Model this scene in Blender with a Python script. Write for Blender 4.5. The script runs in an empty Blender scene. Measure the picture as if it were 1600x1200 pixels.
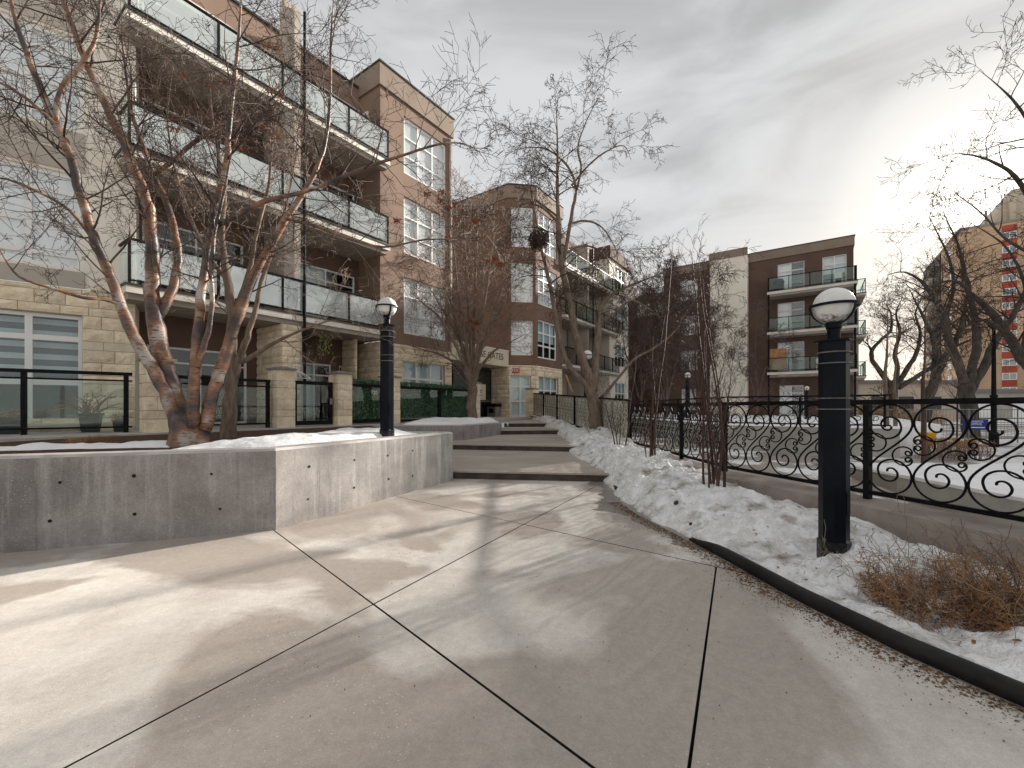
import bpy, math, random
from mathutils import Vector, noise

# ------------------------------------------------------------------ camera, sky, sun
SC = bpy.context.scene
F, CX, HY, H = 670.0, 800.0, 637.0, 1.5            # focal length and horizon of the 1600 px wide photograph
cam_d = bpy.data.cameras.new('camera')
cam = bpy.data.objects.new('camera', cam_d)
SC.collection.objects.link(cam)
cam.location = (0, 0, H)
cam.rotation_euler = (math.radians(90), 0, 0)
cam_d.sensor_width = 36.0
cam_d.lens = F / 1600 * 36
cam_d.shift_y = (HY - 600) / 1600
cam_d.clip_start = 0.05
cam_d.clip_end = 3000
SC.camera = cam

SUN_AZ, SUN_EL = 48.8, 17.2                         # degrees right of the view axis, above the horizon
sun_dir = Vector((math.sin(math.radians(SUN_AZ)) * math.cos(math.radians(SUN_EL)),
                  math.cos(math.radians(SUN_AZ)) * math.cos(math.radians(SUN_EL)), math.sin(math.radians(SUN_EL))))
sl = bpy.data.lights.new('sun', 'SUN')
sl.energy = 5.0
sl.angle = math.radians(1.4)
sl.color = (1.0, 0.93, 0.84)
so = bpy.data.objects.new('sun', sl)
SC.collection.objects.link(so)
so.rotation_euler = sun_dir.to_track_quat('Z', 'Y').to_euler()

world = bpy.data.worlds.new('World')
SC.world = world
world.use_nodes = True
nt = world.node_tree
nt.nodes.clear()
def wn(t, **k):
    n = nt.nodes.new(t)
    for a, b in k.items():
        setattr(n, a, b)
    return n
w_out = wn('ShaderNodeOutputWorld')
w_bg = wn('ShaderNodeBackground')
w_bg.inputs['Strength'].default_value = 0.1
sky = wn('ShaderNodeTexSky', sky_type='NISHITA', sun_disc=False)
sky.sun_elevation = math.radians(SUN_EL)
sky.sun_rotation = math.radians(SUN_AZ)
sky.air_density = 1.0
sky.dust_density = 3.0
tc = wn('ShaderNodeTexCoord')
mp = wn('ShaderNodeMapping')
mp.inputs['Scale'].default_value = (1.0, 1.0, 3.2)
mp.inputs['Rotation'].default_value = (0.25, 0.2, 0.9)
mp.inputs['Location'].default_value = (0.35, 0.1, 0.2)
nz = wn('ShaderNodeTexNoise')
nz.inputs['Scale'].default_value = 2.3
nz.inputs['Detail'].default_value = 7
nz.inputs['Roughness'].default_value = 0.5
nz.inputs['Distortion'].default_value = 0.5
cr = wn('ShaderNodeValToRGB')
cr.color_ramp.interpolation = 'EASE'
cr.color_ramp.elements[0].position = 0.32
cr.color_ramp.elements[0].color = (1.85, 1.86, 1.88, 1)
cr.color_ramp.elements[1].position = 0.62
cr.color_ramp.elements[1].color = (2.82, 2.86, 2.9, 1)
nt.links.new(tc.outputs['Generated'], mp.inputs['Vector'])
nt.links.new(mp.outputs[0], nz.inputs['Vector'])
nt.links.new(nz.outputs['Fac'], cr.inputs['Fac'])
# a paler, warmer overcast towards the horizon
sx = wn('ShaderNodeSeparateXYZ')
nt.links.new(tc.outputs['Generated'], sx.inputs[0])
hr = wn('ShaderNodeValToRGB')
hr.color_ramp.elements[0].position = 0.02
hr.color_ramp.elements[0].color = (1, 1, 1, 1)
hr.color_ramp.elements[1].position = 0.36
hr.color_ramp.elements[1].color = (0, 0, 0, 1)
nt.links.new(sx.outputs['Z'], hr.inputs['Fac'])
mh = wn('ShaderNodeMix', data_type='RGBA')
mh.inputs['B'].default_value = (3.7, 3.57, 3.36, 1)
nt.links.new(hr.outputs['Color'], mh.inputs['Factor'])
nt.links.new(cr.outputs['Color'], mh.inputs['A'])
# the sun seen through the thin cloud
dp = wn('ShaderNodeVectorMath', operation='DOT_PRODUCT')
dp.inputs[1].default_value = (math.sin(math.radians(47.5)) * math.cos(math.radians(19.0)), math.cos(math.radians(47.5)) * math.cos(math.radians(19.0)), math.sin(math.radians(19.0)))
nt.links.new(tc.outputs['Generated'], dp.inputs[0])
gr = wn('ShaderNodeValToRGB')
gr.color_ramp.interpolation = 'EASE'
gr.color_ramp.elements[0].position = 0.978
gr.color_ramp.elements[0].color = (0, 0, 0, 1)
gr.color_ramp.elements[1].position = 1.0
gr.color_ramp.elements[1].color = (1, 1, 1, 1)
e = gr.color_ramp.elements.new(0.9935)
e.color = (0.05, 0.05, 0.05, 1)
e = gr.color_ramp.elements.new(0.9978)
e.color = (0.22, 0.22, 0.22, 1)
nt.links.new(dp.outputs['Value'], gr.inputs['Fac'])
gm = wn('ShaderNodeMix', data_type='RGBA', blend_type='ADD')
gm.inputs['Factor'].default_value = 1.0
gs = wn('ShaderNodeMix', data_type='RGBA', blend_type='MULTIPLY')
gs.inputs['Factor'].default_value = 1.0
gs.inputs['B'].default_value = (9, 8.4, 7.4, 1)
nt.links.new(gr.outputs['Color'], gs.inputs['A'])
nt.links.new(mh.outputs['Result'], gm.inputs['A'])
nt.links.new(gs.outputs['Result'], gm.inputs['B'])
# a little of the clear sky comes through the cloud
mm = wn('ShaderNodeMix', data_type='RGBA')
mm.inputs['Factor'].default_value = 0.025
nt.links.new(gm.outputs['Result'], mm.inputs['A'])
nt.links.new(sky.outputs[0], mm.inputs['B'])
nt.links.new(mm.outputs['Result'], w_bg.inputs['Color'])
nt.links.new(w_bg.outputs[0], w_out.inputs['Surface'])

SC.view_settings.view_transform = 'Standard'
SC.view_settings.look = 'None'
SC.view_settings.exposure = 1.34
SC.view_settings.gamma = 1.0
SC.render.film_transparent = False
SC.cycles.max_bounces = 8
SC.cycles.transparent_max_bounces = 24
SC.cycles.use_denoising = True

# ------------------------------------------------------------------ helpers
R = random.Random(11)
COL = SC.collection
OFF = {}

def px(x, y, d):
    return Vector(((x - CX) / F * d, d, H + (HY - y) / F * d))

C35, S35 = math.cos(math.radians(35)), math.sin(math.radians(35))
def bw(X, Y, z=0.0):
    """building axes -> scene axes"""
    return Vector((X * C35 + Y * S35, -X * S35 + Y * C35, z))

def tag(o, label=None, cat=None, group=None, kind=None):
    if label: o['label'] = label
    if cat: o['category'] = cat
    if group: o['group'] = group
    if kind: o['kind'] = kind
    return o

def empty(name, loc, label=None, cat=None, group=None, kind=None):
    o = bpy.data.objects.new(name, None)
    o.empty_display_size = 0.2
    COL.objects.link(o)
    o.location = loc
    OFF[o] = Vector(loc)
    return tag(o, label, cat, group, kind)

class MB:
    def __init__(s):
        s.v, s.f, s.m, s.cur = [], [], [], 0
    def add(s, vs, fs):
        b = len(s.v)
        s.v.extend([tuple(v) for v in vs])
        for f in fs:
            s.f.append(tuple(i + b for i in f))
            s.m.append(s.cur)
    def quad(s, a, b, c, d):
        s.add([a, b, c, d], [(0, 1, 2, 3)])
    def hexa(s, p):          # p: 4 bottom (ccw), 4 top
        s.add(p, [(3, 2, 1, 0), (4, 5, 6, 7), (0, 1, 5, 4), (1, 2, 6, 5), (2, 3, 7, 6), (3, 0, 4, 7)])
    def box(s, x0, x1, y0, y1, z0, z1, fn=None):
        p = [(x0, y0, z0), (x1, y0, z0), (x1, y1, z0), (x0, y1, z0), (x0, y0, z1), (x1, y0, z1), (x1, y1, z1), (x0, y1, z1)]
        if fn: p = [fn(*q) for q in p]
        s.hexa(p)
    def prism(s, poly, z0, z1, zt=None):
        n = len(poly)
        vs = [(p[0], p[1], z0) for p in poly] + [(p[0], p[1], (zt(p[0], p[1]) if zt else z1)) for p in poly]
        fs = [tuple(range(n - 1, -1, -1)), tuple(range(n, 2 * n))] + [(i, (i + 1) % n, n + (i + 1) % n, n + i) for i in range(n)]
        s.add(vs, fs)
    def tube(s, pts, rad, sides=6, cap=True):
        n = len(pts)
        if n < 2: return
        pts = [Vector(p) for p in pts]
        if not hasattr(rad, '__len__'): rad = [rad] * n
        ref = None
        vs = []
        for i in range(n):
            t = (pts[min(i + 1, n - 1)] - pts[max(i - 1, 0)])
            if t.length < 1e-7: t = Vector((0, 0, 1))
            t.normalize()
            if ref is None:
                ref = t.orthogonal().normalized()
            else:
                ref = ref - t * ref.dot(t)
                if ref.length < 1e-5: ref = t.orthogonal()
                ref.normalize()
            q = t.cross(ref)
            for k in range(sides):
                a = 2 * math.pi * k / sides
                vs.append(pts[i] + (ref * math.cos(a) + q * math.sin(a)) * rad[i])
        fs = []
        for i in range(n - 1):
            for k in range(sides):
                k2 = (k + 1) % sides
                fs.append((i * sides + k, i * sides + k2, (i + 1) * sides + k2, (i + 1) * sides + k))
        if cap:
            fs.append(tuple(range(sides - 1, -1, -1)))
            fs.append(tuple((n - 1) * sides + k for k in range(sides)))
        s.add(vs, fs)
    def lathe(s, prof, sides=24, c=(0, 0, 0), rot=0.0):
        vs = []
        for r, z in prof:
            for k in range(sides):
                a = 2 * math.pi * k / sides + rot
                vs.append((c[0] + r * math.cos(a), c[1] + r * math.sin(a), c[2] + z))
        n = len(prof)
        fs = []
        for i in range(n - 1):
            for k in range(sides):
                k2 = (k + 1) % sides
                fs.append((i * sides + k, i * sides + k2, (i + 1) * sides + k2, (i + 1) * sides + k))
        fs.append(tuple(range(sides - 1, -1, -1)))
        fs.append(tuple((n - 1) * sides + k for k in range(sides)))
        s.add(vs, fs)
    def grid(s, nu, nv, fn):
        vs = [fn(i / nu, j / nv) for j in range(nv + 1) for i in range(nu + 1)]
        w = nu + 1
        s.add(vs, [(j * w + i, j * w + i + 1, (j + 1) * w + i + 1, (j + 1) * w + i) for j in range(nv) for i in range(nu)])
    def mesh(s, name, mats, off=None, smooth=False):
        me = bpy.data.meshes.new(name)
        if off is not None:
            ox, oy, oz = off
            vv = [(a - ox, b - oy, c - oz) for a, b, c in s.v]
        else:
            vv = s.v
        me.from_pydata(vv, [], s.f)
        if not isinstance(mats, (list, tuple)): mats = [mats]
        for m in mats: me.materials.append(m)
        if len(mats) > 1: me.polygons.foreach_set('material_index', s.m)
        if smooth: me.polygons.foreach_set('use_smooth', [True] * len(me.polygons))
        me.update()
        return me
    def build(s, name, mats, parent=None, smooth=False, origin=None):
        off = OFF[parent] if parent is not None else Vector(origin if origin is not None else (0, 0, 0))
        o = bpy.data.objects.new(name, s.mesh(name, mats, off, smooth))
        COL.objects.link(o)
        if parent is not None:
            o.parent = parent
        else:
            o.location = off
        OFF[o] = Vector(off)
        return o

def inst(name, me, parent, loc, rotz=0.0, scale=(1, 1, 1)):
    """a piece that shares its mesh with alike pieces; loc in scene axes"""
    o = bpy.data.objects.new(name, me)
    COL.objects.link(o)
    if parent is not None:
        o.parent = parent
        o.location = Vector(loc) - OFF[parent]
    else:
        o.location = loc
    o.rotation_euler = (0, 0, rotz)
    o.scale = scale
    return o

def copy_tree(o, parent=None):
    c = o.copy()
    COL.objects.link(c)
    c.parent = parent
    for ch in o.children:
        copy_tree(ch, c)
    return c

def text_obj(name, body, size, loc, d, n, mat, parent, extrude=0.004, align='CENTER', sx=1.0):
    """flat lettering standing on a vertical face: d = reading direction, n = outward"""
    cu = bpy.data.curves.new(name, 'FONT')
    cu.body = body
    cu.size = size
    cu.extrude = extrude
    cu.align_x = align
    cu.align_y = 'CENTER'
    cu.materials.append(mat)
    tmp = bpy.data.objects.new(name, cu)
    me = bpy.data.meshes.new_from_object(tmp)
    bpy.data.objects.remove(tmp)
    o = bpy.data.objects.new(name, me)
    COL.objects.link(o)
    o.rotation_euler = (math.radians(90), 0, math.atan2(d[1], d[0]))
    o.scale = (sx, 1, 1)
    if parent is not None:
        o.parent = parent
        o.location = Vector(loc) - OFF[parent]
    else:
        o.location = loc
    return o

# ------------------------------------------------------------------ materials
SLAB_SHADE_OFF = (2.2, -6.6, 4)  # moves the damp patches to the near centre, where they double as shade
def mat(name, c1, c2=None, scale=4.0, detail=6, rough=0.8, bump=0.0, bscale=60.0, metal=0.0, spec=0.3, stretch=(1, 1, 1),
        c3=None, scale3=0.7, lo=0.38, hi=0.62, lo3=0.5, hi3=0.65, objrand=0.0, bdist=0.01, coat=0.0, world=False):
    m = bpy.data.materials.new(name)
    m.use_nodes = True
    t = m.node_tree
    b = t.nodes['Principled BSDF']
    b.inputs['Roughness'].default_value = rough
    b.inputs['Metallic'].default_value = metal
    b.inputs['Specular IOR Level'].default_value = spec
    b.inputs['Coat Weight'].default_value = coat
    c1 = (*c1, 1)
    b.inputs['Base Color'].default_value = c1
    def N(ty): return t.nodes.new(ty)
    L = t.links.new
    if world:
        g = N('ShaderNodeNewGeometry'); vec = g.outputs['Position']
    else:
        g = N('ShaderNodeTexCoord'); vec = g.outputs['Object']
    mpn = N('ShaderNodeMapping')
    mpn.inputs['Scale'].default_value = stretch
    L(vec, mpn.inputs['Vector'])
    vec = mpn.outputs[0]
    col = None
    def layer(sc_, lo_, hi_, det):
        n_ = N('ShaderNodeTexNoise')
        n_.inputs['Scale'].default_value = sc_
        n_.inputs['Detail'].default_value = det
        n_.inputs['Roughness'].default_value = 0.6
        L(vec, n_.inputs['Vector'])
        r_ = N('ShaderNodeMapRange')
        r_.inputs['From Min'].default_value = lo_
        r_.inputs['From Max'].default_value = hi_
        L(n_.outputs['Fac'], r_.inputs['Value'])
        return r_.outputs['Result']
    if c2 is not None:
        mx = N('ShaderNodeMix'); mx.data_type = 'RGBA'
        mx.inputs['A'].default_value = c1
        mx.inputs['B'].default_value = (*c2, 1)
        L(layer(scale, lo, hi, detail), mx.inputs['Factor'])
        col = mx.outputs['Result']
    if c3 is not None:
        mx = N('ShaderNodeMix'); mx.data_type = 'RGBA'
        if col is not None: L(col, mx.inputs['A'])
        else: mx.inputs['A'].default_value = c1
        mx.inputs['B'].default_value = (*c3, 1)
        L(layer(scale3, lo3, hi3, 7), mx.inputs['Factor'])
        col = mx.outputs['Result']
    if objrand:
        oi = N('ShaderNodeObjectInfo')
        hs = N('ShaderNodeHueSaturation')
        mr = N('ShaderNodeMapRange')
        mr.inputs['To Min'].default_value = 1 - objrand
        mr.inputs['To Max'].default_value = 1 + objrand
        L(oi.outputs['Random'], mr.inputs['Value'])
        L(mr.outputs['Result'], hs.inputs['Value'])
        if col is not None: L(col, hs.inputs['Color'])
        else: hs.inputs['Color'].default_value = c1
        col = hs.outputs['Color']
    if col is not None: L(col, b.inputs['Base Color'])
    if bump:
        n_ = N('ShaderNodeTexNoise')
        n_.inputs['Scale'].default_value = bscale
        n_.inputs['Detail'].default_value = 6
        L(vec, n_.inputs['Vector'])
        bp = N('ShaderNodeBump')
        bp.inputs['Strength'].default_value = bump
        bp.inputs['Distance'].default_value = bdist
        L(n_.outputs['Fac'], bp.inputs['Height'])
        L(bp.outputs[0], b.inputs['Normal'])
    return m

def concrete(name, pale, mid_, damp, dscale=0.55, dlo=0.47, dhi=0.56, streak=None, grain=150.0, bump=0.25, off=(0, 0, 0)):
    """worn concrete: dry and damp areas, mottling, grain, scattered pits and salt specks"""
    m = bpy.data.materials.new(name); m.use_nodes = True
    t = m.node_tree; b = t.nodes['Principled BSDF']; N = t.nodes.new; L = t.links.new
    g_ = N('ShaderNodeNewGeometry'); mp_ = N('ShaderNodeMapping'); mp_.inputs['Location'].default_value = off
    L(g_.outputs['Position'], mp_.inputs['Vector'])
    def nz_(sc_, det, rg=.55, vec=None, dist=0.0):
        n_ = N('ShaderNodeTexNoise'); n_.inputs['Scale'].default_value = sc_; n_.inputs['Detail'].default_value = det
        n_.inputs['Roughness'].default_value = rg; n_.inputs['Distortion'].default_value = dist
        L(vec or mp_.outputs[0], n_.inputs['Vector']); return n_.outputs['Fac']
    def rng(x, a, c, lo=0.0, hi=1.0):
        r_ = N('ShaderNodeMapRange'); r_.inputs['From Min'].default_value = a; r_.inputs['From Max'].default_value = c
        r_.inputs['To Min'].default_value = lo; r_.inputs['To Max'].default_value = hi
        L(x, r_.inputs['Value']); return r_.outputs['Result']
    def mix(f, a, c):
        x = N('ShaderNodeMix'); x.data_type = 'RGBA'
        L(f, x.inputs['Factor'])
        for k, v in (('A', a), ('B', c)):
            if isinstance(v, tuple): x.inputs[k].default_value = (*v, 1)
            else: L(v, x.inputs[k])
        return x.outputs['Result']
    col = mix(rng(nz_(2.2, 8), .38, .64), pale, mid_)
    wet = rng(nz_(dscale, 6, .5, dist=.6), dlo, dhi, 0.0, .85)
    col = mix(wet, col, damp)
    if streak:
        ms = N('ShaderNodeMapping'); ms.inputs['Scale'].default_value = (5, 5, .35); L(g_.outputs['Position'], ms.inputs['Vector'])
        col = mix(rng(nz_(1.6, 5, .6, ms.outputs[0]), .52, .72, 0, .75), col, streak[0])
        col = mix(rng(nz_(2.9, 5, .6, ms.outputs[0]), .60, .74, 0, .7), col, streak[1])
    for sc_, am in ((grain, .20), (14.0, .10), (45.0, .10)):
        gv = N('ShaderNodeHueSaturation'); L(rng(nz_(sc_, 4, .7), .28, .72, 1 - am, 1 + am), gv.inputs['Value']); L(col, gv.inputs['Color']); col = gv.outputs['Color']
    vo = N('ShaderNodeTexVoronoi'); vo.inputs['Scale'].default_value = 17; L(mp_.outputs[0], vo.inputs['Vector'])
    keep = rng(nz_(1.1, 3), .5, .62)
    mu = N('ShaderNodeMath'); mu.operation = 'MULTIPLY'; L(rng(vo.outputs['Distance'], .05, .10, 1, 0), mu.inputs[0]); L(keep, mu.inputs[1])
    col = mix(mu.outputs[0], col, (.16, .13, .11))
    v2 = N('ShaderNodeTexVoronoi'); v2.inputs['Scale'].default_value = 31; L(mp_.outputs[0], v2.inputs['Vector'])
    mu2 = N('ShaderNodeMath'); mu2.operation = 'MULTIPLY'; L(rng(v2.outputs['Distance'], .06, .13, 1, 0), mu2.inputs[0]); L(rng(nz_(.8, 4), .52, .66), mu2.inputs[1])
    col = mix(mu2.outputs[0], col, (.85, .82, .78))
    L(col, b.inputs['Base Color'])
    L(rng(wet, 0, .85, .85, .5), b.inputs['Roughness'])
    b.inputs['Specular IOR Level'].default_value = .3
    bp = N('ShaderNodeBump'); bp.inputs['Strength'].default_value = bump; bp.inputs['Distance'].default_value = .005
    L(nz_(grain * .6, 5, .7), bp.inputs['Height']); L(bp.outputs[0], b.inputs['Normal'])
    return m

def glass_mat(name, tint=(0.75, 0.85, 0.83), refl=0.25, rough=0.02, sky_haze=0.0, sky_hazecol=(0.7, 0.75, 0.75)):
    m = bpy.data.materials.new(name)
    m.use_nodes = True
    t = m.node_tree
    t.nodes.clear()
    N = t.nodes.new
    L = t.links.new
    out = N('ShaderNodeOutputMaterial')
    tr = N('ShaderNodeBsdfTransparent'); tr.inputs[0].default_value = (*tint, 1)
    gl = N('ShaderNodeBsdfGlossy'); gl.inputs['Roughness'].default_value = rough
    gl.inputs['Color'].default_value = (0.95, 0.97, 0.97, 1)
    fr = N('ShaderNodeLayerWeight'); fr.inputs['Blend'].default_value = 0.5
    pw = N('ShaderNodeMath'); pw.operation = 'POWER'; pw.inputs[1].default_value = 5.0
    L(fr.outputs['Facing'], pw.inputs[0])
    ad = N('ShaderNodeMath'); ad.operation = 'ADD'; ad.use_clamp = True
    ad.inputs[1].default_value = refl + 0.03
    L(pw.outputs[0], ad.inputs[0])
    mx = N('ShaderNodeMixShader')
    L(ad.outputs[0], mx.inputs[0]); L(tr.outputs[0], mx.inputs[1]); L(gl.outputs[0], mx.inputs[2])
    # slightly wavy panes
    tcn = N('ShaderNodeTexCoord'); nn = N('ShaderNodeTexNoise'); nn.inputs['Scale'].default_value = 1.2
    bp = N('ShaderNodeBump'); bp.inputs['Strength'].default_value = 0.05; bp.inputs['Distance'].default_value = 0.02
    L(tcn.outputs['Object'], nn.inputs['Vector']); L(nn.outputs['Fac'], bp.inputs['Height']); L(bp.outputs[0], gl.inputs['Normal'])
    last = mx.outputs[0]
    if sky_haze:
        df = N('ShaderNodeBsdfDiffuse'); df.inputs[0].default_value = (*sky_hazecol, 1)
        m2 = N('ShaderNodeMixShader'); m2.inputs[0].default_value = sky_haze
        L(last, m2.inputs[1]); L(df.outputs[0], m2.inputs[2])
        last = m2.outputs[0]
    L(last, out.inputs['Surface'])
    return m

M = {}
M['slab'] = concrete('pavement_concrete', (0.63, 0.585, 0.53), (0.53, 0.485, 0.435), (0.365, 0.315, 0.272), dscale=.5, dlo=.47, dhi=.525, off=SLAB_SHADE_OFF)  # dark tone is part damp, part shade put into the colour
M['wet'] = mat('wet_concrete', (0.20, 0.175, 0.155), (0.27, 0.235, 0.205), scale=4, rough=0.35, spec=0.5, world=True)
M['joint'] = mat('joint_dirt', (0.018, 0.014, 0.012), (0.04, 0.03, 0.024), scale=12, rough=1)
M['step'] = mat('step_concrete', (0.50, 0.445, 0.39), (0.39, 0.34, 0.295), scale=1.5, rough=0.7, bump=0.2, bscale=80, bdist=0.004,
                c3=(0.36, 0.305, 0.26), scale3=0.6, world=True, stretch=(0.4, 1.5, 1))
M['riser'] = mat('shaded_step_riser', (0.06, 0.048, 0.04), (0.10, 0.08, 0.065), scale=3, rough=0.9)  # same concrete, with the shade below the nosing put into its colour
M['wall'] = concrete('board_formed_concrete', (0.33, 0.305, 0.29), (0.245, 0.225, 0.215), (0.175, 0.16, 0.155), dscale=.8, dlo=.52, dhi=.64, streak=((.43, .41, .395), (.15, .135, .13)), grain=60, bump=.5)
M['wall_top'] = mat('wall_coping_concrete', (0.50, 0.47, 0.44), (0.38, 0.35, 0.33), scale=3, rough=0.85, bump=0.3, bscale=50, bdist=0.004, world=True)
M['curbwall'] = mat('kerb_wall_concrete', (0.36, 0.31, 0.27), (0.25, 0.21, 0.18), scale=2.5, rough=0.9, bump=0.3, bscale=40, bdist=0.005, world=True)
M['retain'] = mat('retaining_wall_concrete', (0.42, 0.40, 0.36), (0.34, 0.32, 0.29), scale=1.5, rough=0.9, world=True)
M['hole'] = mat('tie_hole_dark', (0.02, 0.018, 0.016), rough=1)
M['soil'] = mat('mulch', (0.055, 0.03, 0.018), (0.13, 0.07, 0.045), scale=22, rough=1, bump=1.0, bscale=70, bdist=0.03, world=True)
M['snow'] = mat('old_snow', (0.96, 0.96, 0.955), (0.76, 0.735, 0.70), scale=7, detail=12, rough=0.6, bump=0.9, bscale=24, bdist=0.055,
                c3=(0.28, 0.235, 0.19), scale3=3.1, lo3=0.53, hi3=0.72, world=True, spec=0.2)
M['snow_clean'] = mat('clean_snow', (0.94, 0.94, 0.94), (0.87, 0.86, 0.85), scale=3, rough=0.6, bump=0.5, bscale=14, bdist=0.03, world=True, spec=0.2)
M['ground'] = mat('street_ground', (0.33, 0.30, 0.27), (0.24, 0.215, 0.19), scale=0.5, rough=0.95, c3=(0.78, 0.77, 0.75), scale3=0.16, lo3=0.47, hi3=0.52, world=True)
M['drive'] = mat('wet_driveway', (0.36, 0.31, 0.27), (0.25, 0.215, 0.185), scale=1.2, rough=0.55, c3=(0.82, 0.81, 0.79), scale3=0.5, lo3=0.50, hi3=0.55, world=True)
M['edging'] = mat('black_edging', (0.01, 0.01, 0.01), (0.022, 0.021, 0.02), scale=6, rough=0.5, spec=0.2)
M['black'] = mat('black_painted_metal', (0.005, 0.005, 0.006), (0.012, 0.012, 0.013), scale=9, rough=0.5, spec=0.10)
M['lamp_black'] = mat('lamp_black_paint', (0.003, 0.0045, 0.008), (0.007, 0.009, 0.014), scale=2.5, rough=0.36, spec=0.10, c3=(0.02, 0.024, 0.023), scale3=5, lo3=0.62, hi3=0.8)
M['rim'] = mat('lamp_band_grey', (0.16, 0.155, 0.15), (0.10, 0.095, 0.09), scale=12, rough=0.5)
M['globe'] = mat('opal_globe', (0.80, 0.79, 0.77), (0.66, 0.64, 0.61), scale=3, rough=0.25, spec=0.5)
M['brown'] = mat('brown_stucco', (0.255, 0.178, 0.135), (0.21, 0.145, 0.11), scale=0.7, rough=0.9, bump=0.3, bscale=60, bdist=0.01, world=True, stretch=(1, 1, 0.5))
M['brown2'] = mat('mid_brown_stucco', (0.205, 0.128, 0.094), (0.16, 0.10, 0.075), scale=0.7, rough=0.9, bump=0.3, bscale=60, bdist=0.01, world=True, stretch=(1, 1, 0.5))
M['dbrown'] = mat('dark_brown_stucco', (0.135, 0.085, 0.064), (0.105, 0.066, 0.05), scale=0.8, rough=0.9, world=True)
M['parapet'] = mat('taupe_parapet', (0.27, 0.21, 0.165), (0.23, 0.18, 0.14), scale=1.0, rough=0.85, world=True)
M['flash'] = mat('roof_flashing', (0.045, 0.042, 0.04), rough=0.5)
M['cream'] = mat('cream_stucco', (0.86, 0.80, 0.70), (0.80, 0.735, 0.63), scale=0.9, rough=0.9, bump=0.2, bscale=60, bdist=0.01, world=True, stretch=(1, 1, 0.5))
M['beige'] = mat('beige_panel', (0.50, 0.45, 0.385), (0.44, 0.395, 0.335), scale=0.8, rough=0.85, world=True)
M['column'] = mat('taupe_column', (0.46, 0.40, 0.34), (0.36, 0.31, 0.265), scale=1.2, rough=0.9, world=True)
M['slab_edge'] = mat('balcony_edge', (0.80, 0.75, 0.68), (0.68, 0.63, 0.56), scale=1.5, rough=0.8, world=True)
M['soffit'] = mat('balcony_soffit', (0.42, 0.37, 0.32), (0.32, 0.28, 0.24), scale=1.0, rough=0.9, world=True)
M['block'] = mat('split_face_stone', (0.86, 0.74, 0.56), (0.74, 0.61, 0.44), scale=5, rough=0.95, bump=0.9, bscale=22, bdist=0.03, objrand=0.13, c3=(0.56, 0.44, 0.29), scale3=1.8, lo3=0.56, hi3=0.75, world=True)
M['paleblock'] = mat('smooth_pale_stone', (0.70, 0.62, 0.49), (0.62, 0.54, 0.42), scale=5, rough=0.9, objrand=0.05, world=True)
M['mortar'] = mat('mortar', (0.36, 0.30, 0.22), (0.30, 0.25, 0.18), scale=8, rough=1, world=True)
M['cap'] = mat('pillar_cap_stone', (0.30, 0.27, 0.23), (0.22, 0.20, 0.17), scale=6, rough=0.85, bump=0.3, bscale=30)
M['white'] = mat('white_frame', (0.80, 0.79, 0.77), rough=0.45, spec=0.4)
M['interior'] = mat('dim_interior', (0.045, 0.04, 0.036), rough=1)
M['curtain'] = mat('white_curtain', (0.92, 0.92, 0.92), (0.80, 0.82, 0.83), scale=9, rough=0.9, stretch=(1, 1, 0.08))
M['blind'] = mat('grey_blind', (0.20, 0.21, 0.23), rough=0.8)
M['blind2'] = mat('pale_blind', (0.72, 0.74, 0.77), rough=0.8)
M['glass'] = glass_mat('window_glass', tint=(0.88, 0.93, 0.93), refl=0.015)
M['glass_bright'] = glass_mat('bright_window_glass', tint=(0.97, 0.98, 0.98), refl=0.06)
M['rail_glass'] = glass_mat('balustrade_glass', tint=(0.72, 0.80, 0.78), refl=0.26, sky_haze=0.27, sky_hazecol=(0.86, 0.89, 0.88))  # white diffuse share painted in for the sky reflected on the glass
M['patio_glass'] = glass_mat('patio_glass', tint=(0.84, 0.90, 0.88), refl=0.01)
M['film'] = mat('privacy_film', (0.82, 0.80, 0.68), (0.66, 0.66, 0.55), scale=1.8, rough=0.6, world=True)
M['hedge'] = mat('plastic_hedge_leaf', (0.035, 0.085, 0.045), (0.07, 0.135, 0.07), scale=9, rough=0.55, objrand=0.1)
M['hedge_back'] = mat('hedge_mat', (0.03, 0.08, 0.045), rough=0.9)
M['hedge_pale'] = mat('pale_hedge_leaf', (0.13, 0.22, 0.13), (0.20, 0.28, 0.17), scale=9, rough=0.5)
M['copper'] = None
M['twig'] = mat('dark_twig', (0.03, 0.019, 0.015), (0.075, 0.045, 0.033), scale=2, rough=0.7)
M['twig_pale'] = mat('pale_twig', (0.27, 0.20, 0.15), (0.15, 0.10, 0.075), scale=1.5, rough=0.8)
M['bark'] = mat('grey_brown_bark', (0.23, 0.175, 0.135), (0.13, 0.095, 0.072), scale=14, rough=0.95, bump=0.7, bscale=30, bdist=0.02, stretch=(1, 1, 0.25))
M['darkbark'] = mat('dark_elm_bark', (0.10, 0.085, 0.07), (0.055, 0.047, 0.04), scale=6, rough=0.95, bump=0.7, bscale=12, bdist=0.03, stretch=(1, 1, 0.25))
M['redbark'] = mat('red_brown_stem', (0.095, 0.05, 0.038), (0.055, 0.033, 0.027), scale=8, rough=0.7, stretch=(1, 1, 0.3))
M['purple'] = mat('purple_brown_twigs', (0.16, 0.115, 0.105), (0.10, 0.07, 0.062), scale=1, rough=0.9)
M['berry'] = mat('dried_orange_berries', (0.36, 0.11, 0.035), (0.22, 0.065, 0.03), scale=15, rough=0.7)
M['straw'] = mat('dry_straw', (0.42, 0.26, 0.12), (0.30, 0.15, 0.06), scale=4, rough=0.9)
M['rust'] = mat('rusty_dry_twigs', (0.27, 0.135, 0.062), (0.37, 0.215, 0.11), scale=5, rough=0.9)
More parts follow.
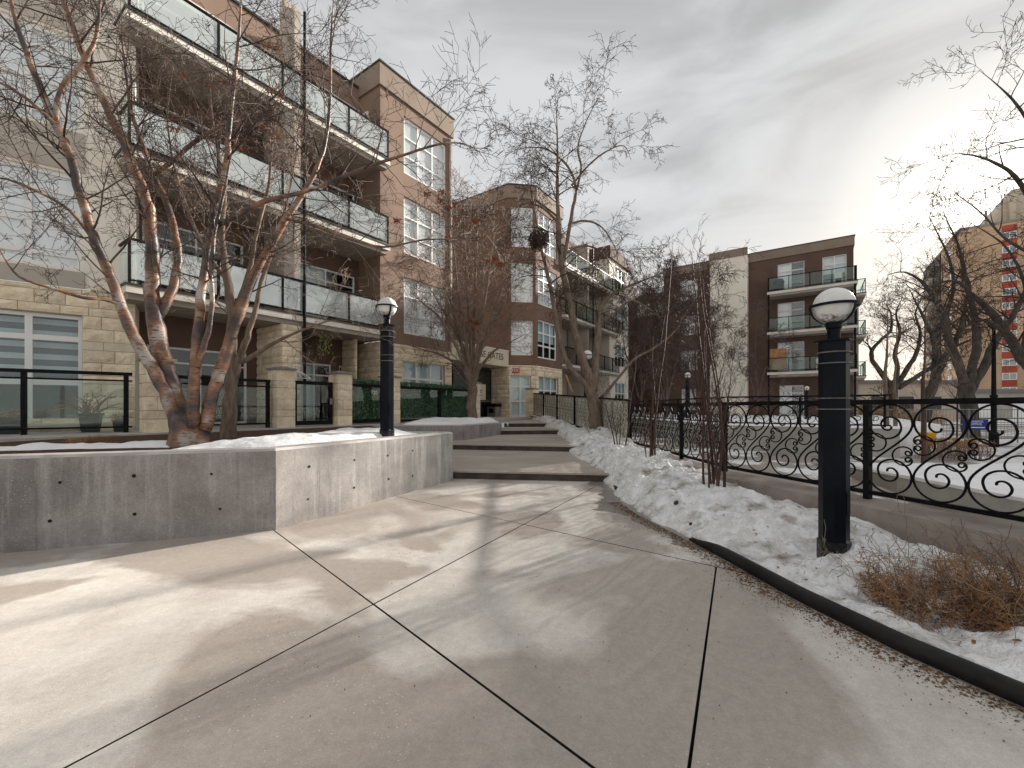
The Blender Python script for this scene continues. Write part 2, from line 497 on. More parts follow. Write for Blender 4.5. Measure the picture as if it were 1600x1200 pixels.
M['leaf'] = mat('fallen_leaves', (0.10, 0.055, 0.03), (0.24, 0.14, 0.07), scale=30, rough=0.9)
M['pot'] = mat('dark_plastic_pot', (0.03, 0.035, 0.035), (0.05, 0.055, 0.052), scale=3, rough=0.5)
M['brick'] = None
M['red'] = mat('red_panel', (0.40, 0.085, 0.05), (0.33, 0.07, 0.045), scale=0.6, rough=0.8)
M['sign_cream'] = mat('sign_cream', (0.66, 0.58, 0.45), (0.60, 0.52, 0.40), scale=2, rough=0.85)
M['sign_red'] = mat('sign_red', (0.42, 0.03, 0.03), rough=0.5)
M['sign_white'] = mat('sign_white', (0.82, 0.82, 0.80), rough=0.5)
M['sign_blue'] = mat('sign_blue', (0.012, 0.035, 0.24), rough=0.5)
M['letter'] = mat('sign_letter', (0.05, 0.04, 0.035), rough=0.6)
M['yellow'] = mat('yellow_plastic', (0.70, 0.36, 0.02), rough=0.45)
M['door_dark'] = mat('dark_door', (0.012, 0.014, 0.02), rough=0.25, spec=0.5)
M['steel'] = mat('grey_steel', (0.30, 0.30, 0.30), (0.22, 0.22, 0.22), scale=6, rough=0.45, metal=0.6)
M['wood'] = mat('orange_wood', (0.50, 0.25, 0.10), (0.40, 0.19, 0.08), scale=3, rough=0.7)
M['nest'] = mat('nest_twigs', (0.06, 0.042, 0.034), (0.10, 0.07, 0.055), scale=10, rough=1)
M['bldg_far'] = mat('far_beige_wall', (0.55, 0.46, 0.36), (0.48, 0.40, 0.32), scale=0.5, rough=0.9)
M['roof_far'] = mat('far_roof', (0.20, 0.18, 0.17), rough=0.9)
M['vine'] = mat('yellow_green_vine', (0.30, 0.32, 0.07), (0.20, 0.24, 0.06), scale=9, rough=0.7)

def copper_bark():
    m = bpy.data.materials.new('copper_cherry_bark'); m.use_nodes = True
    t = m.node_tree; b = t.nodes['Principled BSDF']; N = t.nodes.new; L = t.links.new
    tcn = N('ShaderNodeTexCoord')
    mp1 = N('ShaderNodeMapping'); mp1.inputs['Scale'].default_value = (1, 1, 1)
    n1 = N('ShaderNodeTexNoise'); n1.inputs['Scale'].default_value = 2.6; n1.inputs['Detail'].default_value = 4
    L(tcn.outputs['Object'], mp1.inputs['Vector']); L(mp1.outputs[0], n1.inputs['Vector'])
    r1 = N('ShaderNodeValToRGB')
    els = r1.color_ramp.elements
    els[0].position = 0.38; els[0].color = (0.045, 0.032, 0.029, 1)
    els[1].position = 0.70; els[1].color = (0.44, 0.39, 0.35, 1)
    for p_, c_ in ((0.46, (0.12, 0.078, 0.062)), (0.515, (0.20, 0.095, 0.053)), (0.56, (0.27, 0.135, 0.075)), (0.615, (0.34, 0.275, 0.23))):
        e_ = els.new(p_); e_.color = (*c_, 1)
    L(n1.outputs['Fac'], r1.inputs['Fac'])
    mp2 = N('ShaderNodeMapping'); mp2.inputs['Scale'].default_value = (9, 9, 62)
    n2 = N('ShaderNodeTexNoise'); n2.inputs['Scale'].default_value = 1.0; n2.inputs['Detail'].default_value = 3
    L(tcn.outputs['Object'], mp2.inputs['Vector']); L(mp2.outputs[0], n2.inputs['Vector'])
    mr = N('ShaderNodeMapRange'); mr.inputs['From Min'].default_value = 0.56; mr.inputs['From Max'].default_value = 0.66
    L(n2.outputs['Fac'], mr.inputs['Value'])
    mx = N('ShaderNodeMix'); mx.data_type = 'RGBA'; mx.inputs['B'].default_value = (0.045, 0.026, 0.02, 1)
    L(mr.outputs[0], mx.inputs['Factor']); L(r1.outputs['Color'], mx.inputs['A'])
    L(mx.outputs['Result'], b.inputs['Base Color'])
    b.inputs['Roughness'].default_value = 0.42
    bp = N('ShaderNodeBump'); bp.inputs['Strength'].default_value = 0.6; bp.inputs['Distance'].default_value = 0.012
    L(n2.outputs['Fac'], bp.inputs['Height']); L(bp.outputs[0], b.inputs['Normal'])
    return m
M['copper'] = copper_bark()
def grime(m, z0, z1, col):
    """dirt settled on the lower part of an object, by its own height"""
    t = m.node_tree; b = t.nodes['Principled BSDF']; N = t.nodes.new; L = t.links.new
    src = b.inputs['Base Color'].links[0].from_socket
    tcn = N('ShaderNodeTexCoord'); sp_ = N('ShaderNodeSeparateXYZ'); L(tcn.outputs['Object'], sp_.inputs[0])
    n_ = N('ShaderNodeTexNoise'); n_.inputs['Scale'].default_value = 26; n_.inputs['Detail'].default_value = 8; L(tcn.outputs['Object'], n_.inputs['Vector'])
    r_ = N('ShaderNodeMapRange'); r_.inputs['From Min'].default_value = z0; r_.inputs['From Max'].default_value = z1; r_.inputs['To Min'].default_value = .75; r_.inputs['To Max'].default_value = .1; L(sp_.outputs['Z'], r_.inputs['Value'])
    a_ = N('ShaderNodeMath'); a_.operation = 'GREATER_THAN'
    mu = N('ShaderNodeMath'); mu.operation = 'ADD'; L(r_.outputs[0], mu.inputs[0]); L(n_.outputs['Fac'], mu.inputs[1])
    r2 = N('ShaderNodeMapRange'); r2.inputs['From Min'].default_value = .92; r2.inputs['From Max'].default_value = 1.2; L(mu.outputs[0], r2.inputs['Value'])
    x = N('ShaderNodeMix'); x.data_type = 'RGBA'; x.inputs['B'].default_value = (*col, 1); L(r2.outputs[0], x.inputs['Factor']); L(src, x.inputs['A']); L(x.outputs['Result'], b.inputs['Base Color'])
grime(M['globe'], 2.14, 2.30, (.12, .10, .08))
M['lamp_base'] = mat('lamp_base_paint', (0.004, 0.005, 0.008), (0.010, 0.011, 0.014), scale=5, rough=0.4, spec=0.25)
grime(M['lamp_base'], -.05, .35, (.05, .047, .045))

def brick_mat():
    m = bpy.data.materials.new('tan_brick'); m.use_nodes = True
    t = m.node_tree; b = t.nodes['Principled BSDF']; N = t.nodes.new; L = t.links.new
    tcn = N('ShaderNodeTexCoord')
    n1 = N('ShaderNodeTexNoise'); n1.inputs['Scale'].default_value = 0.16; n1.inputs['Detail'].default_value = 8
    L(tcn.outputs['Object'], n1.inputs['Vector'])
    r1 = N('ShaderNodeValToRGB')
    r1.color_ramp.elements[0].position = 0.35; r1.color_ramp.elements[0].color = (0.40, 0.27, 0.175, 1)
    r1.color_ramp.elements[1].position = 0.68; r1.color_ramp.elements[1].color = (0.56, 0.40, 0.27, 1)
    L(n1.outputs['Fac'], r1.inputs['Fac']); L(r1.outputs[0], b.inputs['Base Color'])
    b.inputs['Roughness'].default_value = 0.95
    return m
M['brick'] = brick_mat()

# ------------------------------------------------------------------ ground, pavement, steps
def V2(x, y): return Vector((x, y))

def clip(poly, p, n):
    """keep the side of a polygon where (q-p).n >= 0"""
    out = []
    for i in range(len(poly)):
        a, b = poly[i], poly[(i + 1) % len(poly)]
        da, db = (a - p).dot(n), (b - p).dot(n)
        if da >= 0: out.append(a)
        if (da >= 0) != (db >= 0):
            out.append(a + (b - a) * (da / (da - db)))
    return out

g = MB()
for (x0, x1, y0, y1) in ((-1500, 3.6, -300, 1500), (3.6, 8.4, -300, -6), (3.6, 8.4, 30, 1500), (8.4, 1500, -300, 1500)):
    g.box(x0, x1, y0, y1, -0.30, -0.06)
g.build('ground', M['ground'], origin=(0, 0, 0))['kind'] = 'structure'

pav = MB()
pav.box(-9, 3.4, -3, 13.2, -0.25, -0.045)
PAV = pav.build('pavement', M['joint'], origin=(0, 0, 0))
PAV['kind'] = 'structure'
def line_n(a, b):
    d = (b - a).normalized()
    return Vector((-d.y, d.x))
A1, B1 = V2(-2.87, 5.2), V2(0.12, 2.02)
A3, B3 = V2(-1.81, 7.13), V2(1.975, 4.0)
A2, B2 = V2(-1.735, 2.02), V2(2.2, 9.3)
A4, B4 = V2(0.86, 2.02), V2(1.975, 4.136)
n1, n3, n2, n4 = line_n(A1, B1), line_n(A3, B3), line_n(A2, B2), line_n(A4, B4)
full = [V2(-8.8, -2.8), V2(3.3, -2.8), V2(3.3, 13), V2(-8.8, 13)]
bands = []
below1 = clip(full, A1 - n1 * 0.0055, -n1)
mid = clip(clip(full, A1 + n1 * 0.0055, n1), A3 - n3 * 0.0055, -n3)
above3 = clip(full, A3 + n3 * 0.0055, n3)
pieces = []
d2 = n1 * 3.3
for band in (below1, mid, above3):
    left = clip(band, A2 + n2 * 0.0055, n2)
    right = clip(band, A2 - n2 * 0.0055, -n2)
    pieces.append(left)
    if band is above3:
        pieces.append(right)
    else:
        pieces.append(clip(right, A4 + n4 * 0.0055, n4))
        pieces.append(clip(right, A4 - n4 * 0.0055, -n4))
for i, poly in enumerate(pieces):
    if len(poly) < 3: continue
    b = MB()
    # a small arris along every joint
    c = sum(poly, V2(0, 0)) / len(poly)
    n = len(poly)
    inn = []
    for q in poly:
        dv = (c - q)
        inn.append(q + dv.normalized() * 0.003)
    vs = [(p.x, p.y, -0.044) for p in poly] + [(p.x, p.y, -0.002) for p in poly] + [(p.x, p.y, 0.0) for p in inn]
    fs, sd_ = [tuple(range(n - 1, -1, -1)), tuple(range(2 * n, 3 * n))], []
    for k in range(n):
        k2 = (k + 1) % n
        sd_ += [(k, k2, n + k2, n + k), (n + k, n + k2, 2 * n + k2, 2 * n + k)]
    b.add(vs, fs)
    b.cur = 1
    b.add(vs, sd_)
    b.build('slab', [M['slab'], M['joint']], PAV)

# wide steps up to the entrance: each a tread with a nosing over a riser coloured dark for the nosing's shade
STEP = [  # front edge left, right, back edge left, right, z front, z back
    ((-3.4, 9.35), (1.95, 8.62), (-3.4, 13.55), (2.3, 12.60), 0.17, 0.22),
    ((-2.2, 13.22), (2.2, 12.36), (-1.2, 17.3), (2.5, 17.4), 0.39, 0.44),
    ((-0.62, 16.85), (2.35, 17.3), (-0.9, 19.4), (2.2, 19.6), 0.62, 0.645),
    ((-0.9, 19.0), (2.2, 19.25), (-4.5, 27.5), (2.0, 27.5), 0.82, 0.97)]
for i, (a, b_, c, d, z0, z1) in enumerate(STEP):
    st = empty('step', (a[0], a[1], 0))
    st['kind'] = 'structure'
    m = MB()
    zb = 0.035
    m.hexa([Vector((*a, z0 - zb)), Vector((*b_, z0 - zb)), Vector((*d, z1 - zb)), Vector((*c, z1 - zb)),
            Vector((*a, z0)), Vector((*b_, z0)), Vector((*d, z1)), Vector((*c, z1))])
    m.build('tread', M['step'], st)
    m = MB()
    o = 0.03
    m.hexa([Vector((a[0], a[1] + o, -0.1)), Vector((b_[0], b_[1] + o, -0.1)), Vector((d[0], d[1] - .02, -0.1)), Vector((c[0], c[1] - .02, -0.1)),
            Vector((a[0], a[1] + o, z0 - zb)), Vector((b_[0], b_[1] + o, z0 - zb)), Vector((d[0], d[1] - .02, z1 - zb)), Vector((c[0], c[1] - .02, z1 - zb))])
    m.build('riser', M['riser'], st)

# raised terraces behind
t = MB()
def bpoly(*pts): return [bw(*p).xy for p in pts]
t.prism(bpoly((-20, -6), (-11.35, 0.5), (-11.55, 13.9), (-12.3, 20.2), (-20, 20.2)), -0.2, 0.96)
t.build('patio_walk', M['wall_top'], origin=bw(-12, 5, 0))['kind'] = 'structure'
t = MB()
t.prism([V2(-4.4, 27.5), V2(1.2, 24.4), V2(1.2, 30.0), V2(8.0, 30.0), V2(40, 62), V2(2, 80), V2(-22, 42)], -0.2, 0.90)
t.build('courtyard', M['snow_clean'], origin=(0, 30, 0))['kind'] = 'structure'
# entrance forecourt strip in front of the lobby
t = MB()
t.prism(bpoly((-16.5, 14.0), (-11.9, 14.0), (-12.5, 21.2), (-14.5, 21.2), (-16.5, 20.6)), -0.1, 0.972)
t.build('forecourt', M['step'], origin=bw(-14, 17, 0))['kind'] = 'structure'

# ------------------------------------------------------------------ concrete planter walls
def offs(pts, w):
    """offset an open 2-D line to its left by w, mitred"""
    out = []
    for i, p in enumerate(pts):
        ns = []
        if i > 0: ns.append(line_n(pts[i - 1], p))
        if i < len(pts) - 1: ns.append(line_n(p, pts[i + 1]))
        n = sum(ns, V2(0, 0)).normalized()
        out.append(p + n * (w / max(0.3, n.dot(ns[0]))))
    return out

def ring_wall(name, pts, w, z0, z1, label, cat, m_side, m_top, chamfer=0.03):
    root = empty(name, (pts[0].x, pts[0].y, z0), label, cat)
    inn = offs(pts, w)
    for i in range(len(pts) - 1):
        a, b, c, d = pts[i], pts[i + 1], inn[i + 1], inn[i]
        m = MB()
        dd = (b - a).normalized() * 0.002
        m.hexa([Vector((*(a + dd), z0)), Vector((*(b - dd), z0)), Vector((*(c - dd), z0)), Vector((*(d + dd), z0)),
                Vector((*(a + dd), z1 - chamfer)), Vector((*(b - dd), z1 - chamfer)), Vector((*(c - dd), z1 - chamfer)), Vector((*(d + dd), z1 - chamfer))])
        m.build('wall_panel', m_side, root)
        k = MB()
        n = line_n(a, b) * chamfer
        k.hexa([Vector((*(a + dd), z1 - chamfer)), Vector((*(b - dd), z1 - chamfer)), Vector((*(c - dd), z1 - chamfer)), Vector((*(d + dd), z1 - chamfer)),
                Vector((*(a + dd + n), z1)), Vector((*(b - dd + n), z1)), Vector((*(c - dd - n), z1)), Vector((*(d + dd - n), z1))])
        k.build('coping', m_top, root)
    return root

WP = [V2(-9.2, 2.99), V2(-2.9, 5.26), V2(-1.62, 8.0), V2(-1.22, 8.86), V2(-1.36, 9.02), V2(-2.4, 9.25)]
PW = ring_wall('planter_wall', WP, 0.30, -0.05, 1.0, 'long bent grey concrete planter wall under the copper-barked tree', 'planter wall', M['wall'], M['wall_top'])
hd = MB()
hd.lathe([(0.013, 0), (0.017, 0.004), (0.0, 0.0045)], 10)
HOLE = hd.mesh('tie_hole', M['hole'])
def tie_holes(root, a, b, fr, zs):
    n = -line_n(a, b)
    for f_ in fr:
        for z in zs:
            p = a + (b - a) * (f_ + R.uniform(-.01, .01)) + n * 0.001
            o = inst('tie_hole', HOLE, root, (p.x, p.y, z + R.uniform(-.02, .02)))
            o.rotation_euler = Vector((n.x, n.y, 0)).to_track_quat('Z', 'Y').to_euler()
            s = R.uniform(0.8, 1.25)
            o.scale = (s, s, 1)
tie_holes(PW, WP[0], WP[1], (0.58, 0.69, 0.80, 0.91), (0.30, 0.72))
tie_holes(PW, WP[1], WP[2], (0.16, 0.42, 0.66, 0.88), (0.30, 0.72))
WP2 = [V2(-4.2, 14.30), V2(-1.63, 14.40), V2(-0.41, 17.0), V2(-0.62, 17.25), V2(-1.5, 18.3)]
PW2 = ring_wall('planter_wall', WP2, 0.28, 0.0, 0.92, 'short concrete planter wall beside the upper steps', 'planter wall', M['wall'], M['wall_top'])

s = MB()
inn = offs(WP, 0.15)
s.prism([inn[0], inn[1], inn[2], inn[3], inn[4], inn[5]] + [bw(-11.5, 8.6).xy, bw(-11.4, 2.0).xy], 0.3, 0.93)
s.build('planter_soil', M['soil'], origin=(-4, 6.5, 0))['kind'] = 'structure'
s = MB()
inn = offs(WP2, 0.15)
s.prism(list(inn) + [bw(-12.0, 15.0).xy, bw(-11.9, 9.8).xy], 0.3, 0.88)
s.build('planter_soil', M['soil'], origin=(-2, 16, 0))['kind'] = 'structure'
# walkway between the two planters
s = MB()
s.prism([V2(-2.45, 9.3), V2(-4.2, 14.2), bw(-11.55, 9.8).xy, bw(-11.45, 8.7).xy], 0.0, 0.90)
s.build('patio_walk', M['step'], origin=(-4, 11, 0))['kind'] = 'structure'

def fbm(x, y, sc, o=4):
    return noise.fractal(Vector((x * sc, y * sc, 3.7)), 1.0, 2.0, o)

# snow lying in the planters: mounds whose rims sink into the mulch
def mound(name, label, x0, x1, y0, y1, nx, ny, fn, m, cut=-9):
    b = MB()
    b.grid(nx, ny, lambda u, v: (x0 + (x1 - x0) * u, y0 + (y1 - y0) * v, fn(x0 + (x1 - x0) * u, y0 + (y1 - y0) * v)))
    keep = [f for f in b.f if any(b.v[i][2] > cut for i in f)]
    b.f, b.m = keep, [0] * len(keep)
    o = b.build(name, m, origin=((x0 + x1) / 2, (y0 + y1) / 2, 0), smooth=True)
    tag(o, label, 'snow', kind='stuff')
    return o
def sdl(p, a, b):
    d = (b - a); t_ = max(0, min(1, (p - a).dot(d) / d.dot(d)))
    return (p - a - d * t_).length
def side(p, a, b):      # signed distance, positive to the left
    return (p - a).dot(line_n(a, b))
def snow1(x, y):
    p = V2(x, y)
    inside = min(side(p, WP[0], WP[1]), side(p, WP[1], WP[2])) - 0.27
    inside = min(inside, side(p, WP[4], WP[5]) * 1.0 - 0.27) if y > 8 else inside
    h = 0.24 * math.exp(-(sdl(p, V2(-3.7, 6.0), V2(-2.4, 8.3)) / 0.75) ** 2) + 0.13 * math.exp(-(sdl(p, V2(-3.2, 8.2), V2(-3.4, 8.9)) / 0.5) ** 2)
    h += 0.13 * math.exp(-(sdl(p, V2(-8.2, 5.4), V2(-4.9, 6.45)) / 0.27) ** 2)
    h += 0.05 * fbm(x, y, 1.3) + 0.02 * fbm(x, y, 5) - 0.075
    if inside < 0.12: h = min(h, 0.02 + inside * 0.5)
    if inside < 0: h = -0.2
    return 0.93 + max(h, -0.2)
mound('snow', 'clean snow lying in the planter round the copper-barked tree', -8.0, -1.5, 3.6, 9.6, 150, 140, snow1, M['snow_clean'], 0.905)
def snow2(x, y):
    p = V2(x, y)
    inside = min(side(p, WP2[0], WP2[1]), side(p, WP2[1], WP2[2])) - 0.26
    h = 0.30 * math.exp(-(sdl(p, V2(-3.0, 15.3), V2(-1.3, 16.9)) / 0.95) ** 2) + 0.06 * fbm(x, y, 1.6) - 0.06
    if inside < 0.12: h = min(h, 0.03 + inside * 0.5)
    if inside < 0: h = -0.2
    return 0.88 + max(h, -0.2)
mound('snow', 'snow heaped round the tree in the planter beside the steps', -4.3, 0.0, 14.2, 18.6, 80, 80, snow2, M['snow_clean'], 0.855)

# ------------------------------------------------------------------ right-hand bed: edging, snow bank
def interp(tab, y):
    if y <= tab[0][0]: return tab[0][1] + (tab[1][1] - tab[0][1]) / (tab[1][0] - tab[0][0]) * (y - tab[0][0])
    for (a, va), (b, vb) in zip(tab, tab[1:]):
        if y <= b: return va + (vb - va) * (y - a) / (b - a)
    return tab[-1][1]
EDGE = [(1.0, 3.05), (2.15, 2.58), (2.62, 2.40), (3.32, 2.24), (4.1, 2.14), (4.88, 2.02), (6.0, 1.80), (7.0, 1.74), (8.4, 1.84), (9.0, 1.85), (12.4, 1.62), (13.5, 1.78), (17.3, 1.80), (19.2, 1.45), (21.5, 1.35), (23.6, 0.9)]
FENCE_PTS = [V2(5.25, 0.65), V2(3.45, 7.0), V2(3.35, 12.15), V2(1.15, 24.0)]
def fence_x(y):
    for a, b in zip(FENCE_PTS, FENCE_PTS[1:]):
        if y <= b.y or b is FENCE_PTS[-1]:
            return a.x + (b.x - a.x) * (y - a.y) / (b.y - a.y)
LEVEL = [(0, 0), (8.6, 0.0), (8.8, 0.10), (12.4, 0.22), (12.7, 0.36), (17.2, 0.46), (17.5, 0.58), (19.2, 0.66), (19.5, 0.8), (24, 0.93)]
CREST = [(0, 0.26), (3.5, 0.28), (5.0, 0.34), (7.0, 0.42), (9.0, 0.46), (12.0, 0.40), (15.0, 0.34), (18, 0.34), (21, 0.22), (24, 0.05)]
def snowbank(u, v):
    y = 0.9 + (23.2 - 0.9) * (v ** 1.55)
    xe = interp(EDGE, y) + 0.02 + 0.05 * fbm(0.3, y, 1.7)
    if y > 4.9: xe += 0.10 * fbm(1.3, y, 2.6)
    xo = fence_x(y) - (0.18 if y < 12 else 0.02)
    x = xe + (xo - xe) * u
    base, cr_ = interp(LEVEL, y), interp(CREST, y)
    start = 0.085 if y < 4.9 else 0.0
    prof = start + (cr_ - start) * (1 - (1 - min(1, u * 1.35)) ** 2)
    if y < 7: prof -= 0.12 * max(0, u - 0.7) / 0.3
    rim = min(1, u * 9) * 0.85 + 0.15
    n = (0.11 * fbm(x, y, 0.9, 3) + 0.075 * fbm(x, y, 2.6, 4) + 0.042 * fbm(x, y, 7, 4) + 0.018 * fbm(x, y, 17, 2)) * rim
    z = base + prof + n
    # snow melted away round the dry shrubs
    for (sx_, sy_, sr) in ((2.98, 3.02, 0.42), (3.45, 2.75, 0.35)):
        q = ((x - sx_) ** 2 + (y - sy_) ** 2) / (sr * sr)
        z -= 0.14 * math.exp(-q * q)
    if u <= 0: z = base - 0.02 if y > 4.9 else base + 0.03
    return (x, y, z)
b = MB()
b.grid(90, 420, snowbank)
o = b.build('snow', M['snow'], origin=(2.6, 6, 0), smooth=True)
tag(o, 'dirty melting snow bank between the footpath and the scroll fence', 'snow', kind='stuff')

ed = MB()
pts = []
for k in range(40):
    y = 1.0 + (4.86 - 1.0) * k / 39
    pts.append(Vector((interp(EDGE, y), y, 0.055 - (0.05 * max(0, (y - 4.4) / 0.46)))))
for off_, r_ in ((0.0, 0.055),):
    ed.tube(pts, [0.055] * 34 + [0.05, 0.045, 0.04, 0.034, 0.028, 0.02], 12)
for a, c in zip(pts, pts[1:]):
    ed.quad(a + Vector((-0.02, 0, -0.02)), c + Vector((-0.02, 0, -0.02)), c + Vector((-0.02, 0, -0.12)), a + Vector((-0.02, 0, -0.12)))
tag(ed.build('lawn_edging', M['edging'], origin=(2.3, 3, 0), smooth=True), 'thick black edging strip curving along the foot of the snow bank', 'edging')
ed = MB()
pts = [Vector((interp(EDGE, y) + 0.10, y, 0.035)) for y in (7.3, 7.6, 7.9, 8.2)]
ed.tube(pts, [0.02, 0.035, 0.035, 0.02], 8)
tag(ed.build('lawn_edging', M['edging'], origin=(1.95, 7.7, 0), smooth=True), 'short end of black edging poking out of the snow near the steps', 'edging')

wt = MB()
def wet(u, v):
    y = 4.3 + 4.4 * v
    w_ = .10 + .34 * max(0, fbm(4.2, y, 1.1)) + .10 * fbm(7.7, y, 4) + .18 * math.sin(math.pi * v)
    x = interp(EDGE, y) + .12 - max(.03, w_) * u * 1.3
    return (x, y, .0015)
wt.grid(4, 120, wet)
tag(wt.build('meltwater', M['wet'], origin=(1.8, 6, 0)), kind='structure')

# leaf litter and grit blown against the edging
lf = MB()
for k in range(7400):
    y = R.uniform(1.2, 6.8) if k < 7000 else R.uniform(2.0, 8.2)
    dx = abs(R.gauss(0, 0.075 + 0.05 * math.sin(y * 3.1) ** 2)) + 0.045 if k < 7000 else R.uniform(0, 4.0)
    if k % 9 == 0 and k < 7000: dx *= 2.2
    x = interp(EDGE, y) - dx
    if x < -2.5: continue
    s_ = R.choice((0.003, 0.004, 0.005, 0.007, 0.010, 0.014)) * R.uniform(.7, 1.2)
    if dx > 0.25: s_ = min(s_, .006)
    a = R.uniform(0, 6.28)
    ca, sa = math.cos(a) * s_, math.sin(a) * s_
    h = R.uniform(0.001, 0.012)
    lf.add([(x - ca, y - sa, 0.002), (x + sa * .5, y - ca * .5, h), (x + ca, y + sa, 0.003), (x - sa * .5, y + ca * .5, h * .4)], [(0, 1, 2, 3)])
o = lf.build('leaf_litter', M['leaf'], origin=(2, 4, 0))
tag(o, 'brown leaf litter and grit strewn along the black edging', 'leaf litter', kind='stuff')
# bits lying on the snow
lf = MB()
for k in range(420):
    u, v = R.uniform(0.1, 0.95), R.uniform(0.05, 0.6)
    p = Vector(snowbank(u, v)) + Vector((0, 0, 0.006))
    a = R.uniform(0, 6.28); s_ = R.uniform(0.006, 0.02) if R.random() < .85 else R.uniform(0.03, 0.07)
    w_ = 0.004 if s_ > .03 else s_ * .5
    d = Vector((math.cos(a), math.sin(a), R.uniform(-.2, .3)))
    e = Vector((-d.y, d.x, 0)) * w_
    lf.add([p - d * s_ + e, p - d * s_ - e, p + d * s_ - e, p + d * s_ + e], [(0, 1, 2, 3)])
o = lf.build('twig_litter', M['leaf'], origin=(2.6, 5, 0))
tag(o, 'small twigs and leaves scattered over the dirty snow bank', 'twig litter', kind='stuff')

# ------------------------------------------------------------------ kerb under the fence, driveway, retaining walls
kr = empty('fence_kerb', (3.45, 7.0, 0), 'weathered concrete kerb wall carrying the black scroll fence', 'kerb wall')
fr_, bk_ = offs(FENCE_PTS[:3], 0.34), offs(FENCE_PTS[:3], -0.10)
for i in range(2):
    m = MB()
    q = [bk_[i], bk_[i + 1], fr_[i + 1], fr_[i]]
    dd = (q[1] - q[0]).normalized() * 0.003
    q = [q[0] + dd, q[1] - dd, q[2] - dd, q[3] + dd]
    m.hexa([Vector((*p, -1.6)) for p in q] + [Vector((*p, 0.47 - (0.0 if k < 2 else 0.03))) for k, p in enumerate(q)])
    m.build('kerb_wall', M['curbwall'], kr)
a, b_ = FENCE_PTS[2], FENCE_PTS[3]
n = line_n(a, b_)
m = MB()
q = [a - n * .10, b_ - n * .10, b_ + n * .16, a + n * .16]
m.hexa([Vector((*p, -1.6)) for p in q] + [Vector((*q[0], .47)), Vector((*q[1], 1.06)), Vector((*q[2], 1.06)), Vector((*q[3], .47))])
m.build('kerb_wall', M['curbwall'], kr)

dv = MB()
def drive_z(y): return -0.055 if y > 12 else -0.055 - (12 - y) * 0.13
ys = [-6, 0, 3, 6, 9, 12, 15, 20, 30.0]
for y0, y1 in zip(ys, ys[1:]):
    dv.quad((1.0 if y0 >= 12 else 3.3, y0, drive_z(y0)), (8.4, y0, drive_z(y0)), (8.4, y1, drive_z(y1)), (1.0 if y0 >= 12 else 3.3, y1, drive_z(y1)))
dv.quad((8.4, 11.4, -0.055), (13, 10.3, -0.05), (13, 13.5, -0.05), (8.4, 16.2, -0.055))
dv.build('driveway', M['drive'], origin=(6, 12, 0))['kind'] = 'structure'

rw = ring_wall('retaining_wall', [V2(8.15, -4), V2(8.2, 6.9), V2(8.55, 11.2), V2(8.9, 11.5), V2(14, 10.6)], -0.3, -2.3, 0.0,
               'low grey concrete wall holding the snowy bed across the driveway', 'retaining wall', M['retain'], M['wall_top'])
rw2 = ring_wall('retaining_wall', [V2(7.9, 30), V2(7.9, 16.0), V2(10.2, 14.35), V2(11.9, 13.15)], 0.3, -0.1, 0.88,
                'pale retaining wall at the far side of the driveway below the courtyard', 'retaining wall', M['retain'], M['snow_clean'])
m = MB(); m.box(1.0, 7.9, 30, 30.3, -0.1, 0.9)
tag(m.build('retaining_wall', M['retain'], origin=(4, 30, 0)), 'cross wall closing the driveway at the courtyard', 'retaining wall')
# courtyard ground right of the driveway and the snowy bed by the street
m = MB()
m.prism([V2(8.2, 30), V2(8.2, 16.2), V2(10.3, 14.7), V2(12.1, 13.4), V2(16, 16), V2(48, 60), V2(30, 66)], -0.2, 0.875)
m.build('courtyard_lawn', M['snow_clean'], origin=(15, 25, 0))['kind'] = 'structure'
def bed(u, v):
    y = -4 + 15.2 * v
    x0 = 8.42 + (0.06 if y < 6.9 else 0.08 * (y - 6.9))
    x = x0 + (14 - x0) * u * u
    return (x, y, -0.03 + 0.07 * min(1, u * 8) + 0.10 * fbm(x, y, 0.5) * min(1, u * 5) + 0.02 * fbm(x, y, 2.5))
m = MB(); m.grid(40, 90, bed)
tag(m.build('snow', M['snow_clean'], origin=(10, 5, 0), smooth=True), 'smooth white snow in the bed behind the scroll fence', 'snow', kind='stuff')
# street
m = MB(); m.quad((30, 25, -0.055), (160, 25, -0.055), (160, 34, -0.055), (30, 34, -0.055))
m.build('road', M['drive'], origin=(40, 26, 0))['kind'] = 'structure'

# ------------------------------------------------------------------ building kit
class Face:
    """a vertical plane: O origin, d along, n outward (2-D, scene axes)"""
    def __init__(s, O, d, n=None):
        s.O, s.d = Vector(O[:2]), Vector(d[:2]).normalized()
        s.n = Vector(n[:2]) if n is not None else Vector((s.d.y, -s.d.x))
        s.ang = math.atan2(s.d.y, s.d.x)
    def p(s, u, z, w=0.0):
        q = s.O + s.d * u + s.n * w
        return Vector((q.x, q.y, z))
    def box(s, mb, u0, u1, z0, z1, w0, w1):
        mb.hexa([s.p(u0, z0, w1), s.p(u1, z0, w1), s.p(u1, z0, w0), s.p(u0, z0, w0),
                 s.p(u0, z1, w1), s.p(u1, z1, w1), s.p(u1, z1, w0), s.p(u0, z1, w0)])

dB = (bw(0, 1) - bw(0, 0)).xy      # along the long facades
dX = (bw(1, 0) - bw(0, 0)).xy      # across

